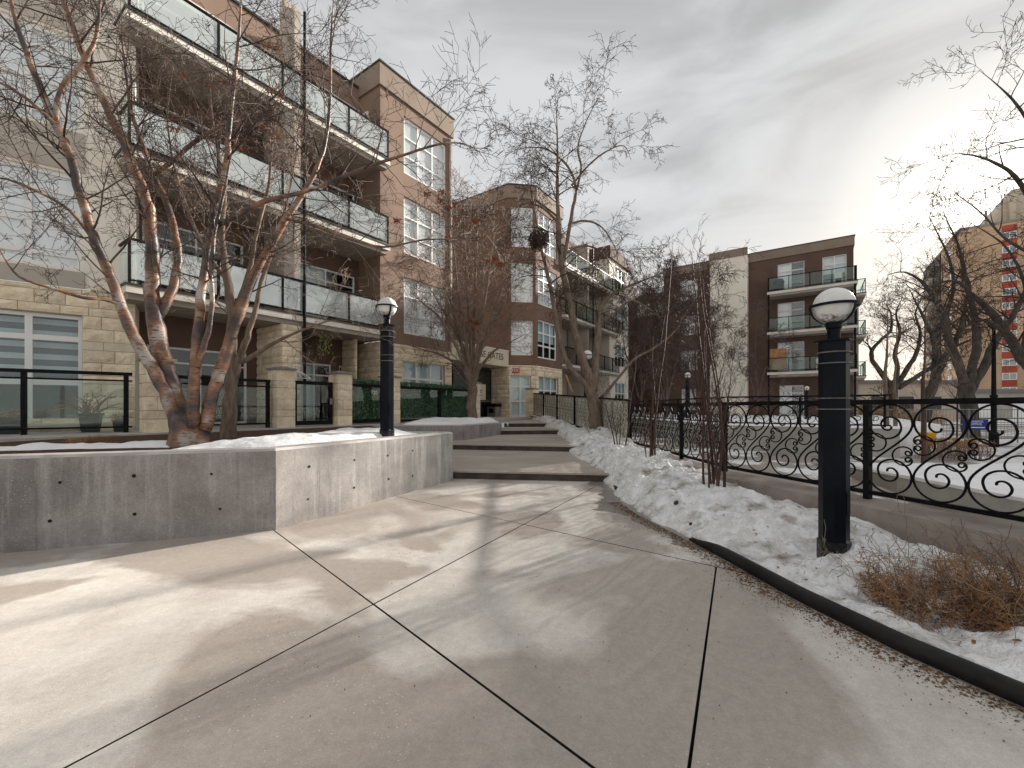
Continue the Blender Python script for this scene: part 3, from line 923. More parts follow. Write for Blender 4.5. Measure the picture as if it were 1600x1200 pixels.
def wall_holes(mb, fc, u0, u1, z0, z1, holes, reveal=0.22, back=1.1, w=0.0, m_in=1):
    us = sorted({u0, u1, *[h[0] for h in holes], *[h[1] for h in holes]})
    zs = sorted({z0, z1, *[h[2] for h in holes], *[h[3] for h in holes]})
    us = [x for x in us if u0 - 1e-6 <= x <= u1 + 1e-6]
    zs = [x for x in zs if z0 - 1e-6 <= x <= z1 + 1e-6]
    for a, b in zip(us, us[1:]):
        for c, d in zip(zs, zs[1:]):
            mu, mz = (a + b) / 2, (c + d) / 2
            if any(h[0] < mu < h[1] and h[2] < mz < h[3] for h in holes): continue
            mb.quad(fc.p(a, c, w), fc.p(b, c, w), fc.p(b, d, w), fc.p(a, d, w))
    for (a, b, c, d) in holes:
        mb.cur = 0
        r = w - reveal
        mb.quad(fc.p(a, c, w), fc.p(a, c, r), fc.p(b, c, r), fc.p(b, c, w))
        mb.quad(fc.p(a, d, w), fc.p(b, d, w), fc.p(b, d, r), fc.p(a, d, r))
        mb.quad(fc.p(a, c, w), fc.p(a, d, w), fc.p(a, d, r), fc.p(a, c, r))
        mb.quad(fc.p(b, c, w), fc.p(b, c, r), fc.p(b, d, r), fc.p(b, d, w))
        mb.cur = m_in
        k = w - back
        mb.quad(fc.p(a, c, r), fc.p(a, c, k), fc.p(b, c, k), fc.p(b, c, r))
        mb.quad(fc.p(a, d, r), fc.p(b, d, r), fc.p(b, d, k), fc.p(a, d, k))
        mb.quad(fc.p(a, c, r), fc.p(a, d, r), fc.p(a, d, k), fc.p(a, c, k))
        mb.quad(fc.p(b, c, r), fc.p(b, c, k), fc.p(b, d, k), fc.p(b, d, r))
        mb.quad(fc.p(a, c, k), fc.p(b, c, k), fc.p(b, d, k), fc.p(a, d, k))
        mb.cur = 0

_pm = MB(); _pm.box(0, 1, -0.004, 0.004, 0, 1)
PANE = {}
for k_ in ('glass', 'glass_bright', 'rail_glass', 'patio_glass'):
    PANE[k_] = _pm.mesh('pane_' + k_, M[k_])
CURT = _pm.mesh('curtain', M['curtain'])
BLND = _pm.mesh('blind', M['blind2'])

def window(parent, fc, u0, u1, z0, z1, cols=(0.5,), rows=(0.5,), glass='glass', inset=0.07, fw=0.06, mw=0.045, cover=None, single=False, frame='white', w=0.0, name='window'):
    """frame with muntins; every pane its own piece; an optional curtain or blind behind"""
    m = MB()
    a, b = -inset + w, -inset - 0.07 + w
    fc.box(m, u0, u1, z0, z0 + fw, b, a)
    fc.box(m, u0, u1, z1 - fw, z1, b, a)
    fc.box(m, u0, u0 + fw, z0 + fw, z1 - fw, b, a)
    fc.box(m, u1 - fw, u1, z0 + fw, z1 - fw, b, a)
    cu = [u0 + fw / 2] + [u0 + (u1 - u0) * c for c in cols] + [u1 - fw / 2]
    rz = [z0 + fw / 2] + [z0 + (z1 - z0) * c for c in rows] + [z1 - fw / 2]
    for c in cu[1:-1]: fc.box(m, c - mw / 2, c + mw / 2, z0 + fw, z1 - fw, b + .004, a - .004)
    for r in rz[1:-1]: fc.box(m, u0 + fw, u1 - fw, r - mw / 2, r + mw / 2, b + .007, a - .007)
    wo = m.build(name, M[frame], parent)
    if single:
        cells = [(cu[0], cu[-1], rz[0], rz[-1])]
    else:
        cells = [(p, q, r, s_) for p, q in zip(cu, cu[1:]) for r, s_ in zip(rz, rz[1:])]
    for (p, q, r, s_) in cells:
        inst('pane', PANE[glass], wo, fc.p(p + .01, r + .01, a - 0.035), fc.ang, (q - p - .02, 1, s_ - r - .02))
    if cover == 'curtain':
        inst('curtain', CURT, wo, fc.p(u0 + .03, z0 + .03, a - 0.085), fc.ang, (u1 - u0 - .06, 1, z1 - z0 - .06))
    elif cover == 'half':
        inst('blind', BLND, wo, fc.p(u0 + .03, z0 + (z1 - z0) * 0.45, a - 0.16), fc.ang, (u1 - u0 - .06, 1, (z1 - z0) * .53))
    elif cover == 'side':
        inst('curtain', CURT, wo, fc.p(u0 + .03, z0 + .03, a - 0.16), fc.ang, ((u1 - u0) * .5, 1, z1 - z0 - .06))
    return wo

# rough stone blocks: a few shapes shared by all
BLK = []
for v_ in range(7):
    rr = random.Random(40 + v_)
    m = MB()
    def fr(u, v, rr=rr):
        e_ = 0.0 if (u in (0, 1) or v in (0, 1)) else 0.020 + rr.uniform(-0.012, 0.014)
        return (u, -e_ - (0.006 if 0 < u < 1 and 0 < v < 1 else 0), v)
    m.grid(4, 3, fr)
    m.add([(0, 0, 0), (1, 0, 0), (1, 0, 1), (0, 0, 1), (0, .08, 0), (1, .08, 0), (1, .08, 1), (0, .08, 1)],
          [(0, 4, 5, 1), (3, 2, 6, 7), (0, 3, 7, 4), (1, 5, 6, 2)])
    BLK.append(m.mesh('stone_block', M['block']))
PBLK = None
_pb = MB(); _pb.box(0, 1, -0.012, 0.08, 0, 1)
PBLK = _pb.mesh('stone_band', M['paleblock'])

def stone(parent, fc, u0, u1, z0, z1, holes=(), ch=(0.30, 0.20, 0.30), lw=(0.42, 0.80), w=0.0, seed=1, band=()):
    """courses of split-faced blocks standing proud of a mortar backing"""
    rr = random.Random(seed)
    bk = MB()
    wall_holes(bk, fc, u0, u1, z0, z1, list(holes), reveal=0.2, back=1.0, w=w)
    bo = bk.build('stone_wall', [M['mortar'], M['interior']], parent)
    z = z0; i = 0
    while z < z1 - 0.04:
        h = ch[i % len(ch)]
        if z + h > z1 - 0.08: h = z1 - z
        zc = z + h / 2
        segs = [(u0, u1)]
        for (a, b, c, d) in holes:
            if c - 0.02 < zc < d + 0.02:
                ns = []
                for (p, q) in segs:
                    if b <= p or a >= q: ns.append((p, q)); continue
                    if a - p > 0.05: ns.append((p, a))
                    if q - b > 0.05: ns.append((b, q))
                segs = ns
        pale = any(abs(zc - bz) < 0.12 for bz in band)
        for (p, q) in segs:
            u = p
            first = True
            while u < q - 0.02:
                lw_ = rr.uniform(*lw) * (1.6 if pale else 1)
                if first and i % 2: lw_ *= 0.5
                first = False
                e_ = min(u + lw_, q)
                if q - e_ < 0.18: e_ = q
                if pale:
                    inst('stone_band', PBLK, bo, fc.p(u + .004, z + .004, w + .004), fc.ang, (e_ - u - .008, 1, h - .008))
                else:
                    o = inst('stone_block', rr.choice(BLK), bo, fc.p(u + .006, z + .006, w + .012), fc.ang, (e_ - u - .012, 1, h - .012))
                u = e_
        z += h; i += 1
    return bo

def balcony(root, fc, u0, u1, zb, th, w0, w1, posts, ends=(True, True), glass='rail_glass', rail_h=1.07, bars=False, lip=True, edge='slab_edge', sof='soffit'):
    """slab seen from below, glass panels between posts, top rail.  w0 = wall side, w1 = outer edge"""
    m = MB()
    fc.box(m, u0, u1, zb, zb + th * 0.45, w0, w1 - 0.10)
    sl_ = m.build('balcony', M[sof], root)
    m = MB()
    fc.box(m, u0 - .05, u1 + .05, zb + th * 0.45, zb + th, w0, w1)
    m.build('slab_edge', M[edge], sl_)
    m = MB()
    fc.box(m, u0 - .08, u1 + .08, zb + th, zb + th + .05, w0, w1 + .03)
    m.build('drip_flashing', M['flash'], sl_)
    z = zb + th + .05
    m = MB()
    r_ = 0.03
    fc.box(m, u0, u1, z + rail_h - .05, z + rail_h, w1 - .08, w1 - .02)
    fc.box(m, u0, u1, z + .07, z + .10, w1 - .07, w1 - .03)
    if ends[0]: fc.box(m, u0, u0 + .05, z + rail_h - .05, z + rail_h, w0, w1 - .08)
    if ends[1]: fc.box(m, u1 - .05, u1, z + rail_h - .05, z + rail_h, w0, w1 - .08)
    m.build('rail', M['black'], sl_)
    us = [u0 + .02] + list(posts) + [u1 - .02]
    for u in us:
        m = MB(); fc.box(m, u - .025, u + .025, z, z + rail_h - .05, w1 - .075, w1 - .025)
        m.build('post', M['black'], sl_)
    if bars:
        m = MB()
        k = u0 + .15
        while k < u1:
            fc.box(m, k - .008, k + .008, z + .1, z + rail_h - .05, w1 - .058, w1 - .042); k += .13
        m.build('balusters', M['black'], sl_)['kind'] = 'stuff'
    else:
        for a, b in zip(us, us[1:]):
            inst('glass_panel', PANE[glass], sl_, fc.p(a + .04, z + .12, w1 - .05), fc.ang, (b - a - .08, 1, rail_h - .19))
        if ends[1]:
            m = MB(); fc.box(m, u1 - .04, u1 - .03, z + .12, z + rail_h - .07, w0, w1 - .1)
            m.build('glass_panel', M[glass], sl_)
        if ends[0]:
            m = MB(); fc.box(m, u0 + .03, u0 + .04, z + .12, z + rail_h - .07, w0, w1 - .1)
            m.build('glass_panel', M[glass], sl_)
    return sl_

# ------------------------------------------------------------------ near wing (left)
A = empty('apartment_building', bw(-15, 6, 0.9), 'brown and cream four-storey apartment wing with stone base and balconies behind the copper-barked tree', 'building')
G0 = 0.96
SLABZ = (4.05, 7.25, 10.45)
ROOF = 14.45
# angled cream bay with wide windows at the picture's edge
bay_end = bw(-13.72, 3.35).xy
dbay = V2(0.8, 0.6)
FB = Face(bay_end - dbay * 6.0, dbay)
BW0, BW1 = 2.45, 5.06
hb = [(BW0, BW1, 4.72, 6.92), (BW0, BW1, 7.95, 10.12), (BW0, BW1, 11.15, 13.3)]
m = MB()
wall_holes(m, FB, 0, 6.0, 4.28, ROOF, hb + [])
end_n = FB.d
m.quad(FB.p(6, G0), FB.p(6, G0, -1.6), FB.p(6, ROOF, -1.6), FB.p(6, ROOF))
m.quad(FB.p(0, ROOF), FB.p(6, ROOF), FB.p(6, ROOF, -8), FB.p(0, ROOF, -8))
m.build('wall', [M['cream'], M['interior']], A)
for (z0_, z1_) in ((4.28, 4.66), (6.98, 7.9), (10.18, 11.1)):
    m = MB(); FB.box(m, BW0 - .02, BW1 + .04, z0_, z1_, 0.002, 0.035)
    pn = m.build('spandrel_panel', M['beige'], A)
    if z1_ - z0_ > .6:
        m = MB(); FB.box(m, BW0 - .02, BW1 + .04, (z0_ + z1_) / 2 - .012, (z0_ + z1_) / 2 + .012, .036, .042)
        m.build('panel_joint', M['slab_edge'], pn)
for k, (a, b, c, d) in enumerate(hb):
    window(A, FB, a, b, c, d, cols=(0.333, 0.667), rows=(0.14, 0.46, 0.80), glass='glass_bright', cover='curtain', mw=.10, fw=.09)
hg = [(BW0, BW1, 1.16, 3.64)]
stone(A, FB, 0, 6.0, G0, 4.27, hg, seed=3, band=(2.9,))
gw = window(A, FB, BW0, BW1, 1.16, 3.64, cols=(0.333, 0.667), rows=(0.37, 0.78), glass='glass', mw=0.12, fw=0.08)
bl = MB()
for k in range(11):
    z = 3.55 - k * 0.135
    bl.cur = k % 2
    FB.box(bl, BW0 + .05, BW1 - .05, z - .13, z, -.33, -.325)
bl.build('blind', [M['blind2'], M['blind']], gw)
m = MB(); FB.box(m, BW0 - .05, BW1 + .08, 1.04, 1.15, 0.0, 0.10); m.build('window_sill', M['paleblock'], gw)

# recessed balcony stack
FA = Face(bw(-14.6, 3.3), dB)          # u = Y - 3.3
LEN = 7.1
hr_ = []
for z in (4.35, 7.55, 10.75):
    hr_ += [(0.4, 2.9, z + .02, z + 2.25), (4.5, 6.9, z + .02, z + 2.25)]
hr_ += [(0.5, 3.0, G0 + .05, 3.2), (4.6, 5.9, G0 + .02, 3.1), (6.2, 7.0, G0 + .02, 3.1)]
m = MB()
wall_holes(m, FA, -0.6, LEN + .2, G0, 13.1, hr_)
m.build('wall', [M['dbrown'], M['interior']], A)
for i, (a, b, c, d) in enumerate(hr_):
    window(A, FA, a, b, c, d, cols=(0.5,), rows=(0.8,), cover=('side' if i % 2 else None), name='patio_door')
m = MB(); FA.box(m, -0.6, LEN + .05, 13.1, 13.95, -.5, .06); pf = m.build('roof_fascia', M['brown'], A)
m = MB(); FA.box(m, -0.6, LEN + .05, 12.85, 13.098, -.5, .10); m.build('fascia_band', M['slab_edge'], pf)
m = MB(); FA.box(m, -0.6, LEN + .05, 13.952, 14.02, -.6, .12); m.build('roof_flashing', M['flash'], pf)
for z in SLABZ:
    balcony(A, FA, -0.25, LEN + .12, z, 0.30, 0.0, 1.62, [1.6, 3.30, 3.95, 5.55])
# divider between the balconies and its column
m = MB(); FA.box(m, 3.50, 3.72, 4.36, 13.0, 0.0, 1.25); m.build('party_wall', M['column'], A)
m = MB(); FA.box(m, 3.36, 3.86, 4.36, 13.85, 1.27, 1.55); co = m.build('column', M['column'], A)
m = MB(); m.tube([FA.p(3.93, 1.0, 1.66), FA.p(3.93, 13.8, 1.66)], 0.045, 8); m.build('downpipe', M['black'], A)
FC1 = Face(FA.p(3.30, 0, 1.52), dB); FC0 = Face(FA.p(3.30, 0, 0.9), dX)
stone(A, FC1, 0, 0.62, G0, 4.04, seed=5, lw=(.3, .34))
FCs = Face(FA.p(3.30, 0, -0.1), dX)
stone(A, FCs, 0, 1.62, G0, 4.04, seed=6)
m = MB(); FA.box(m, 3.32, 3.90, G0, 4.04, 0.0, 1.5); m.build('pier_core', M['mortar'], A)
# dark soffit beam and stone pier beside the tower
stone(A, Face(FA.p(6.35, 0, -0.1), dX), 0, 0.9, G0, 4.04, seed=8)

# brown tower with large square windows
TY0, TY1 = 10.36, 14.25
FT = Face(bw(-13.3, TY0), dB)
TL = TY1 - TY0
ht = [(1.14, 3.56, 10.85, 13.12), (1.14, 3.56, 7.66, 9.92), (1.14, 3.56, 4.46, 6.72)]
m = MB()
wall_holes(m, FT, 0, TL, 4.02, 13.62, ht)
FTs = Face(bw(-19, TY0), dX)           # side facing the camera
m.quad(FTs.p(0, 4.02), FTs.p(5.7, 4.02), FTs.p(5.7, 13.62), FTs.p(0, 13.62))
FTe = Face(bw(-13.3, TY1), -dX)
m.quad(FTe.p(0, G0), FTe.p(5, G0), FTe.p(5, 13.62), FTe.p(0, 13.62))
m.build('wall', [M['brown'], M['interior']], A)
m = MB()
m.box(-19, -13.22, TY0 - .08, TY1 + .06, 13.62, ROOF, bw); pp = m.build('parapet', M['parapet'], A)
m = MB(); m.box(-19, -13.18, TY0 - .12, TY1 + .10, ROOF + .002, ROOF + .06, bw); m.build('roof_flashing', M['flash'], pp)
for i, (a, b, c, d) in enumerate(ht):
    window(A, FT, a, b, c, d, cols=(0.333, 0.667), rows=(0.333, 0.667), glass='glass_bright', cover='curtain', mw=0.055, fw=.09)
htg = [(1.10, 3.45, 1.5, 3.40)]
stone(A, FT, 0.0, TL, G0, 4.0, htg, seed=12)
window(A, FT, 1.10, 3.45, 1.5, 3.40, cols=(0.333, 0.667), rows=(0.62,), mw=0.09, cover='half')
stone(A, Face(bw(-15.2, TY0), dX), 0, 1.9, G0, 4.0, seed=13)
m = MB(); FT.box(m, TL - .16, TL - .06, 4.1, 13.5, .01, .10); m.build('downpipe', M['column'], A)
# small opening on the tower's side at roof level
window(A, FTs, 3.6, 5.0, 10.9, 12.9, cols=(0.5,), rows=(0.5,), inset=-0.06)

# ------------------------------------------------------------------ entrance wing with the chamfered bay and rear balconies
E = empty('apartment_building', bw(-15, 26, 0.9), 'brown entrance wing with chamfered corner bay at the top of the steps', 'building')
BY = 20.3
FE = Face(bw(-24, BY), dX)              # faces the camera; u = X + 24
m = MB()
m.quad(FE.p(0, 4.0), FE.p(9.53, 4.0), FE.p(9.53, 13.7), FE.p(0, 13.7))
c0, c1 = bw(-14.47, BY).xy, bw(-13.3, 21.42).xy
FCh = Face(c0, c1 - c0)
cl = (c1 - c0).length
hch = [(0.16, cl - 0.16, 10.88, 13.22), (0.16, cl - 0.16, 7.66, 9.95), (0.16, cl - 0.16, 4.56, 6.60)]
wall_holes(m, FCh, 0, cl, 4.0, 13.7, hch)
FR = Face(bw(-13.3, 21.42), dB)
RL = 3.2
hr2 = [(0.25, 2.55, 10.88, 13.22), (0.25, 2.55, 7.66, 9.95), (0.25, 2.55, 4.46, 6.75)]
wall_holes(m, FR, 0, RL, 4.0, 13.7, hr2)
m.quad(FR.p(RL, 1), FR.p(RL, 1, -6), FR.p(RL, 14, -6), FR.p(RL, 14))
m.build('wall', [M['brown2'], M['interior']], E)
m = MB()
ring = [bw(-24, BY - .07).xy, bw(-14.44, BY - .07).xy, bw(-13.22, 21.4).xy, bw(-13.22, 21.42 + RL + .08).xy, bw(-24, 21.42 + RL + .08).xy]
m.prism(ring, 13.7, ROOF); pp = m.build('parapet', M['parapet'], E)
m = MB(); m.prism([p + (p - bw(-18, 22.5).xy).normalized() * .05 for p in ring], ROOF + .002, ROOF + .06); m.build('roof_flashing', M['flash'], pp)
for (a, b, c, d) in hch:
    window(E, FCh, a, b, c, d, cols=(0.5,), rows=(0.28, 0.6), glass='glass_bright', cover='curtain', mw=.05, fw=.09)
for i, (a, b, c, d) in enumerate(hr2):
    window(E, FR, a, b, c, d, cols=(0.333, 0.667), rows=(0.333, 0.667), glass='glass_bright' if i < 2 else 'glass', cover='curtain' if i < 2 else 'half', mw=0.09 if i == 2 else .06, fw=.09)
# stone ground floor
stone(E, FE, 8.2, 9.53, G0, 3.98, seed=21, w=0.02)
hd_ = [(0.10, cl - 0.30, G0 + .01, 3.35)]
stone(E, FCh, 0, cl, G0, 3.98, hd_, seed=22, w=0.02)
window(E, FCh, 0.10, cl - .30, G0 + .01, 3.35, cols=(0.5,), rows=(0.38, 0.74), cover='curtain', mw=.10, fw=.08, name='glazed_door')
hgw = [(0.3, 2.7, 1.7, 3.40)]
stone(E, FR, 0, RL, G0, 3.98, hgw, seed=23, w=0.02)
window(E, FR, 0.3, 2.7, 1.7, 3.40, cols=(0.333, 0.667), rows=(0.5,), cover='half', mw=.07)
# lobby recess under the name band
m = MB()
m.box(-24, -15.75, 14.3, 20.25, G0, 4.6, bw)
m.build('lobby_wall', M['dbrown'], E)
FL = Face(bw(-15.7, 14.3), dB)
m = MB(); FL.box(m, 2.6, 5.9, G0, 3.75, 0.0, 0.06); lo_ = m.build('lobby_door', M['door_dark'], E)
inst('pane', PANE['patio_glass'], lo_, FL.p(3.9, 1.9, 0.09), FL.ang, (1.8, 1, 1.7))
m = MB(); FL.box(m, 3.0, 5.85, 1.85, 1.9, .065, .10); m.build('push_bar', M['steel'], lo_)
m = MB(); m.box(-17, -14.40, 14.25, 20.22, 3.86, 4.74, bw); cn = m.build('name_band', M['sign_cream'], E)
FN = Face(bw(-14.40, 14.25), dB)
m = MB(); FN.box(m, 0, 5.97, 4.742, 4.80, -.4, .03); m.build('band_cap', M['slab_edge'], cn)
text_obj('lettering', 'COLLEGE GATES', 0.50, FN.p(3.62, 4.36, 0.012), FN.d, FN.n, M['letter'], cn, sx=0.98)
# pale notice on the door, small plaque and red fire connection plate
m = MB(); FL.box(m, 4.35, 5.25, 1.95, 2.85, .13, .145); nb = m.build('notice', M['sign_cream'], lo_)
m = MB()
for (u, z, w_, h) in ((4.55, 2.42, .12, .14), (4.72, 2.45, .18, .06), (4.70, 2.36, .2, .03), (4.6, 2.2, .35, .03)):
    FL.box(m, u, u + w_, z, z + h, .146, .149)
m.build('notice_print', M['letter'], nb)
m = MB(); FE.box(m, 8.42, 8.82, 2.36, 2.62, .06, .09); m.build('plaque', M['paleblock'], E)
m = MB(); FCh.box(m, .20, .66, 3.52, 3.80, .06, .085); fd = m.build('fire_plate', M['sign_red'], E)
text_obj('lettering', 'FDC', 0.25, FCh.p(.43, 3.66, .088), FCh.d, FCh.n, M['sign_white'], fd, extrude=.002)

# rear balcony stack and cream bay
RY0, RY1 = 21.42 + RL, 32.6
FQ = Face(bw(-15.0, RY0), dB)
QL = RY1 - RY0
hq = []
for z in (4.35, 7.55, 10.75): hq += [(0.6, 2.6, z, z + 2.2), (4.4, 6.4, z, z + 2.2)]
m = MB(); wall_holes(m, FQ, 0, QL, G0, 13.4, hq); m.build('wall', [M['beige'], M['interior']], E)
for (a, b, c, d) in hq: window(E, FQ, a, b, c, d, cols=(.5,), rows=(.8,), cover='side', single=True, name='patio_door')
m = MB(); FQ.box(m, 0, QL, 13.4, 14.0, -.5, .15); m.build('roof_fascia', M['dbrown'], E)
for z in SLABZ:
    balcony(E, FQ, 0.05, QL + 1.4, z, 0.30, 0.0, 2.0, [1.6, 3.2, 4.8, 6.4, 8.0], bars=(z < 5), glass='patio_glass')
m = MB(); FQ.box(m, 3.9, 4.15, G0, 13.4, .1, 1.7); m.build('party_wall', M['column'], E)
m = MB(); m.tube([FQ.p(4.3, 1, 1.95), FQ.p(4.3, 13.4, 1.95)], .05, 8); m.build('downpipe', M['black'], E)
FK = Face(bw(-13.3, RY1), dB)
KL = 4.3
hk = [(1.2, 3.6, z + .6, z + 2.4) for z in (1.2, 4.35, 7.55, 10.75)]
m = MB()
wall_holes(m, FK, 0, KL, G0, 13.5, hk)
FKs = Face(bw(-16, RY1), dX)
m.quad(FKs.p(0, G0), FKs.p(2.7, G0), FKs.p(2.7, 13.5), FKs.p(0, 13.5))
m.build('wall', [M['cream'], M['interior']], E)
for (a, b, c, d) in hk: window(E, FK, a, b, c, d, cols=(.333, .667), rows=(.5,), mw=.08, cover='half')
m = MB(); m.box(-17, -13.15, RY1 - .2, RY1 + KL + .15, 13.5, ROOF, bw); m.build('parapet', M['dbrown'], E)
m = MB(); m.box(-24, -15.2, 24.7, 45, G0, 14.0, bw); m.build('rear_block', M['dbrown'], E)

# ------------------------------------------------------------------ far wing across the courtyard
D = empty('apartment_building', bw(-4, 44, 0.8), 'dark brown four-storey wing with pale stair shaft beyond the courtyard', 'building')
DY = 41.2
FD = Face(bw(-11.45, DY), dX)           # u = X + 11.45
DL = 14.0
def ux(x, Y=DY, X0=-11.45):
    t_ = (x - CX) / F
    return Y * (t_ * C35 - S35) / (t_ * S35 + C35) - X0
hd2 = []
wl = [(ux(1063), ux(1090))]
w2 = [(ux(1215), ux(1257))]
w3 = [(ux(1285), ux(1323))]
for z in (4.35, 7.55, 10.75):
    for (a, b) in wl: hd2.append((a, b, z + .55, z + 2.35))
    for (a, b) in w2 + w3: hd2.append((a, b, z + .02, z + 2.45))
hd2 += [(ux(1065), ux(1091), 1.3, 3.2), (ux(1218), ux(1256), 0.9, 3.3), (ux(1285), ux(1322), .9, 3.2)]
m = MB()
wall_holes(m, FD, 0, DL, 0.5, 13.75, hd2)
FDs = Face(bw(-11.45 + DL, DY), dB)
m.quad(FDs.p(0, .5), FDs.p(14, .5), FDs.p(14, 13.75), FDs.p(0, 13.75))
FDl = Face(bw(-11.45, 49), -dB)
m.quad(FDl.p(0, .5), FDl.p(7.8, .5), FDl.p(7.8, 13.75), FDl.p(0, 13.75))
m.build('wall', [M['dbrown'], M['interior']], D)
for i, (a, b, c, d) in enumerate(hd2):
    window(D, FD, a, b, c, d, cols=(.5,), rows=(.74,), glass='glass_bright', cover=('curtain' if i % 3 == 0 else 'side' if i % 3 == 1 else 'half'), mw=.08)
m = MB(); m.box(-11.5, -11.45 + DL + .06, DY - .07, 55, 13.75, ROOF, bw); pp = m.build('parapet', M['parapet'], D)
m = MB(); m.box(-11.54, -11.45 + DL + .10, DY - .11, 55, ROOF + .002, ROOF + .06, bw); m.build('roof_flashing', M['flash'], pp)
m = MB(); m.box(-7.28, -4.42, 40.35, 41.19, .5, 14.2, bw); st_ = m.build('stair_shaft', M['cream'], D)
m = MB(); m.box(-7.33, -4.37, 40.30, 42, 14.2, 14.85, bw); m.build('parapet', M['parapet'], D)
FDb = Face(bw(-2.9, DY), dX)
for z in SLABZ:
    balcony(D, FDb, 0.0, 5.55, z - .1, .36, 0.0, 1.5, [1.4, 2.75, 4.1], ends=(True, True), lip=True, glass='patio_glass')
for X_, Y_ in ((-2.85, 39.8), (2.55, 39.8)):
    m = MB(); m.tube([bw(X_, Y_, .6), bw(X_, Y_, 11.8)], .07, 8); m.build('balcony_post', M['black'], D)
# side balconies
FDe = Face(bw(2.55, 42.6), dB)
m = MB(); m.box(2.56, 3.0, 43.4, 47, .5, 10.2, bw); m.build('side_wall', M['beige'], D)
for z in SLABZ:
    balcony(D, FDe, 0.0, 4.0, z - .4, .3, 0.0, .85, [2.0], glass='patio_glass')
# recessed link to the left
FDk = Face(bw(-30, 49), dX)
hl = [(15.5, 16.7, z, z + 1.5) for z in (1.6, 5.0, 8.2, 11.0)] + [(17.3, 18.3, z, z + 1.5) for z in (1.6, 5.0, 8.2, 11.0)]
m = MB(); wall_holes(m, FDk, 0, 18.6, .5, 13.4, hl); m.build('link_wall', [M['dbrown'], M['interior']], D)
for (a, b, c, d) in hl: window(D, FDk, a, b, c, d, single=True, cover='half')
m = MB(); FDk.box(m, 0, 18.6, 13.4, 14.4, -1, .1); m.build('link_parapet', M['parapet'], D)
m = MB(); FDk.box(m, 0, 18.6, 12.0, 13.39, -1, .06); m.build('link_band', M['cream'], D)

# ------------------------------------------------------------------ tan brick tower
T = empty('apartment_tower', bw(40, 140, 0), 'tall tan brick apartment tower with a red-panelled window column behind the bare elms', 'building')
FTW = Face(bw(26.5, 133), dX)
m = MB()
m.box(26.5, 70, 133.0, 170, 0, 40.2, bw); m.build('wall', M['brick'], T)
m = MB(); m.box(26.3, 70.2, 132.8, 170.2, 40.21, 40.7, bw); m.build('roof_edge', M['cap'], T)
m = MB(); m.box(33.0, 70, 137, 166, 40.7, 44.0, bw)
m.hexa([bw(33.0, 137, 44.002), bw(70, 137, 44.002), bw(70, 166, 44.002), bw(33, 166, 44.002), bw(35.5, 139, 49.0), bw(70, 139, 49), bw(70, 164, 49), bw(35.5, 164, 49.0)])
m.build('penthouse', M['bldg_far'], T)
m = MB(); m.box(34.6, 35.5, 136, 137, 40.7, 47.4, bw); m.build('chimney', M['bldg_far'], T)
m = MB(); m.box(30.9, 31.3, 136, 136.4, 40.7, 44.5, bw); m.build('vent_pipe', M['steel'], T)
for k in range(13):
    z = 1.4 + 2.95 * k
    m = MB(); FTW.box(m, 6.2, 8.3, z + 1.5, z + 2.9, .01, .12); m.build('red_panel', M['red'], T)
    wo = window(T, FTW, 6.2, 8.3, z + .03, z + 1.47, cols=(.5,), rows=(), single=True, inset=-.10, fw=.12, mw=.10, glass='glass_bright')
    m = MB(); FTW.box(m, 6.3, 8.2, z + .1, z + 1.4, .003, .02); m.build('curtain', M['blind'], wo)
    m = MB(); FTW.box(m, 18, 20.1, z + 1.5, z + 2.9, .01, .12); m.build('red_panel', M['red'], T)
FTL = Face(bw(26.5, 170), -dB)
m = MB(); FTL.box(m, 9, 20, 1, 40.1, .02, .25); m.build('dark_cladding', M['flash'], T)
for k in range(13):
    z = 1.2 + 2.95 * k
    m = MB(); FTL.box(m, 9.5, 19.5, z, z + .25, .25, 1.6); bo_ = m.build('balcony', M['cap'], T)
    m = MB(); FTL.box(m, 9.5, 19.5, z + .25, z + 1.25, 1.5, 1.58); m.build('balcony_front', M['steel'], bo_)
    m = MB(); FTL.box(m, 27, 30, z + .5, z + 2.0, .01, .05); m.build('window', M['blind2'], T)
# low building along the street
S_ = empty('house', (42, 52, 0), 'low beige building with flat roof seen under the street trees', 'building')
m = MB(); m.box(34, 52, 50, 62, 0, 4.3); m.build('wall', M['bldg_far'], S_)
m = MB(); m.box(33.7, 52.3, 49.7, 62.3, 4.3, 4.7); m.build('roof', M['roof_far'], S_)
for k in range(5):
    m = MB(); m.box(35.5 + k * 3.2, 37.2 + k * 3.2, 49.93, 49.99, 1.2, 2.8); m.build('window', M['door_dark'], S_)
S2 = empty('house', (80, 62, 0), 'low grey garage block with white doors at the foot of the brick tower', 'building')
m = MB(); m.box(60, 110, 60, 74, 0, 3.6); m.build('wall', M['retain'], S2)
m = MB(); m.box(59.6, 110.4, 59.6, 74.4, 3.6, 4.1); m.build('roof', M['roof_far'], S2)
for k in range(6):
    m = MB(); m.box(63 + k * 7, 67.5 + k * 7, 59.92, 59.99, 0.1, 2.8); m.build('garage_door', M['sign_white'], S2)

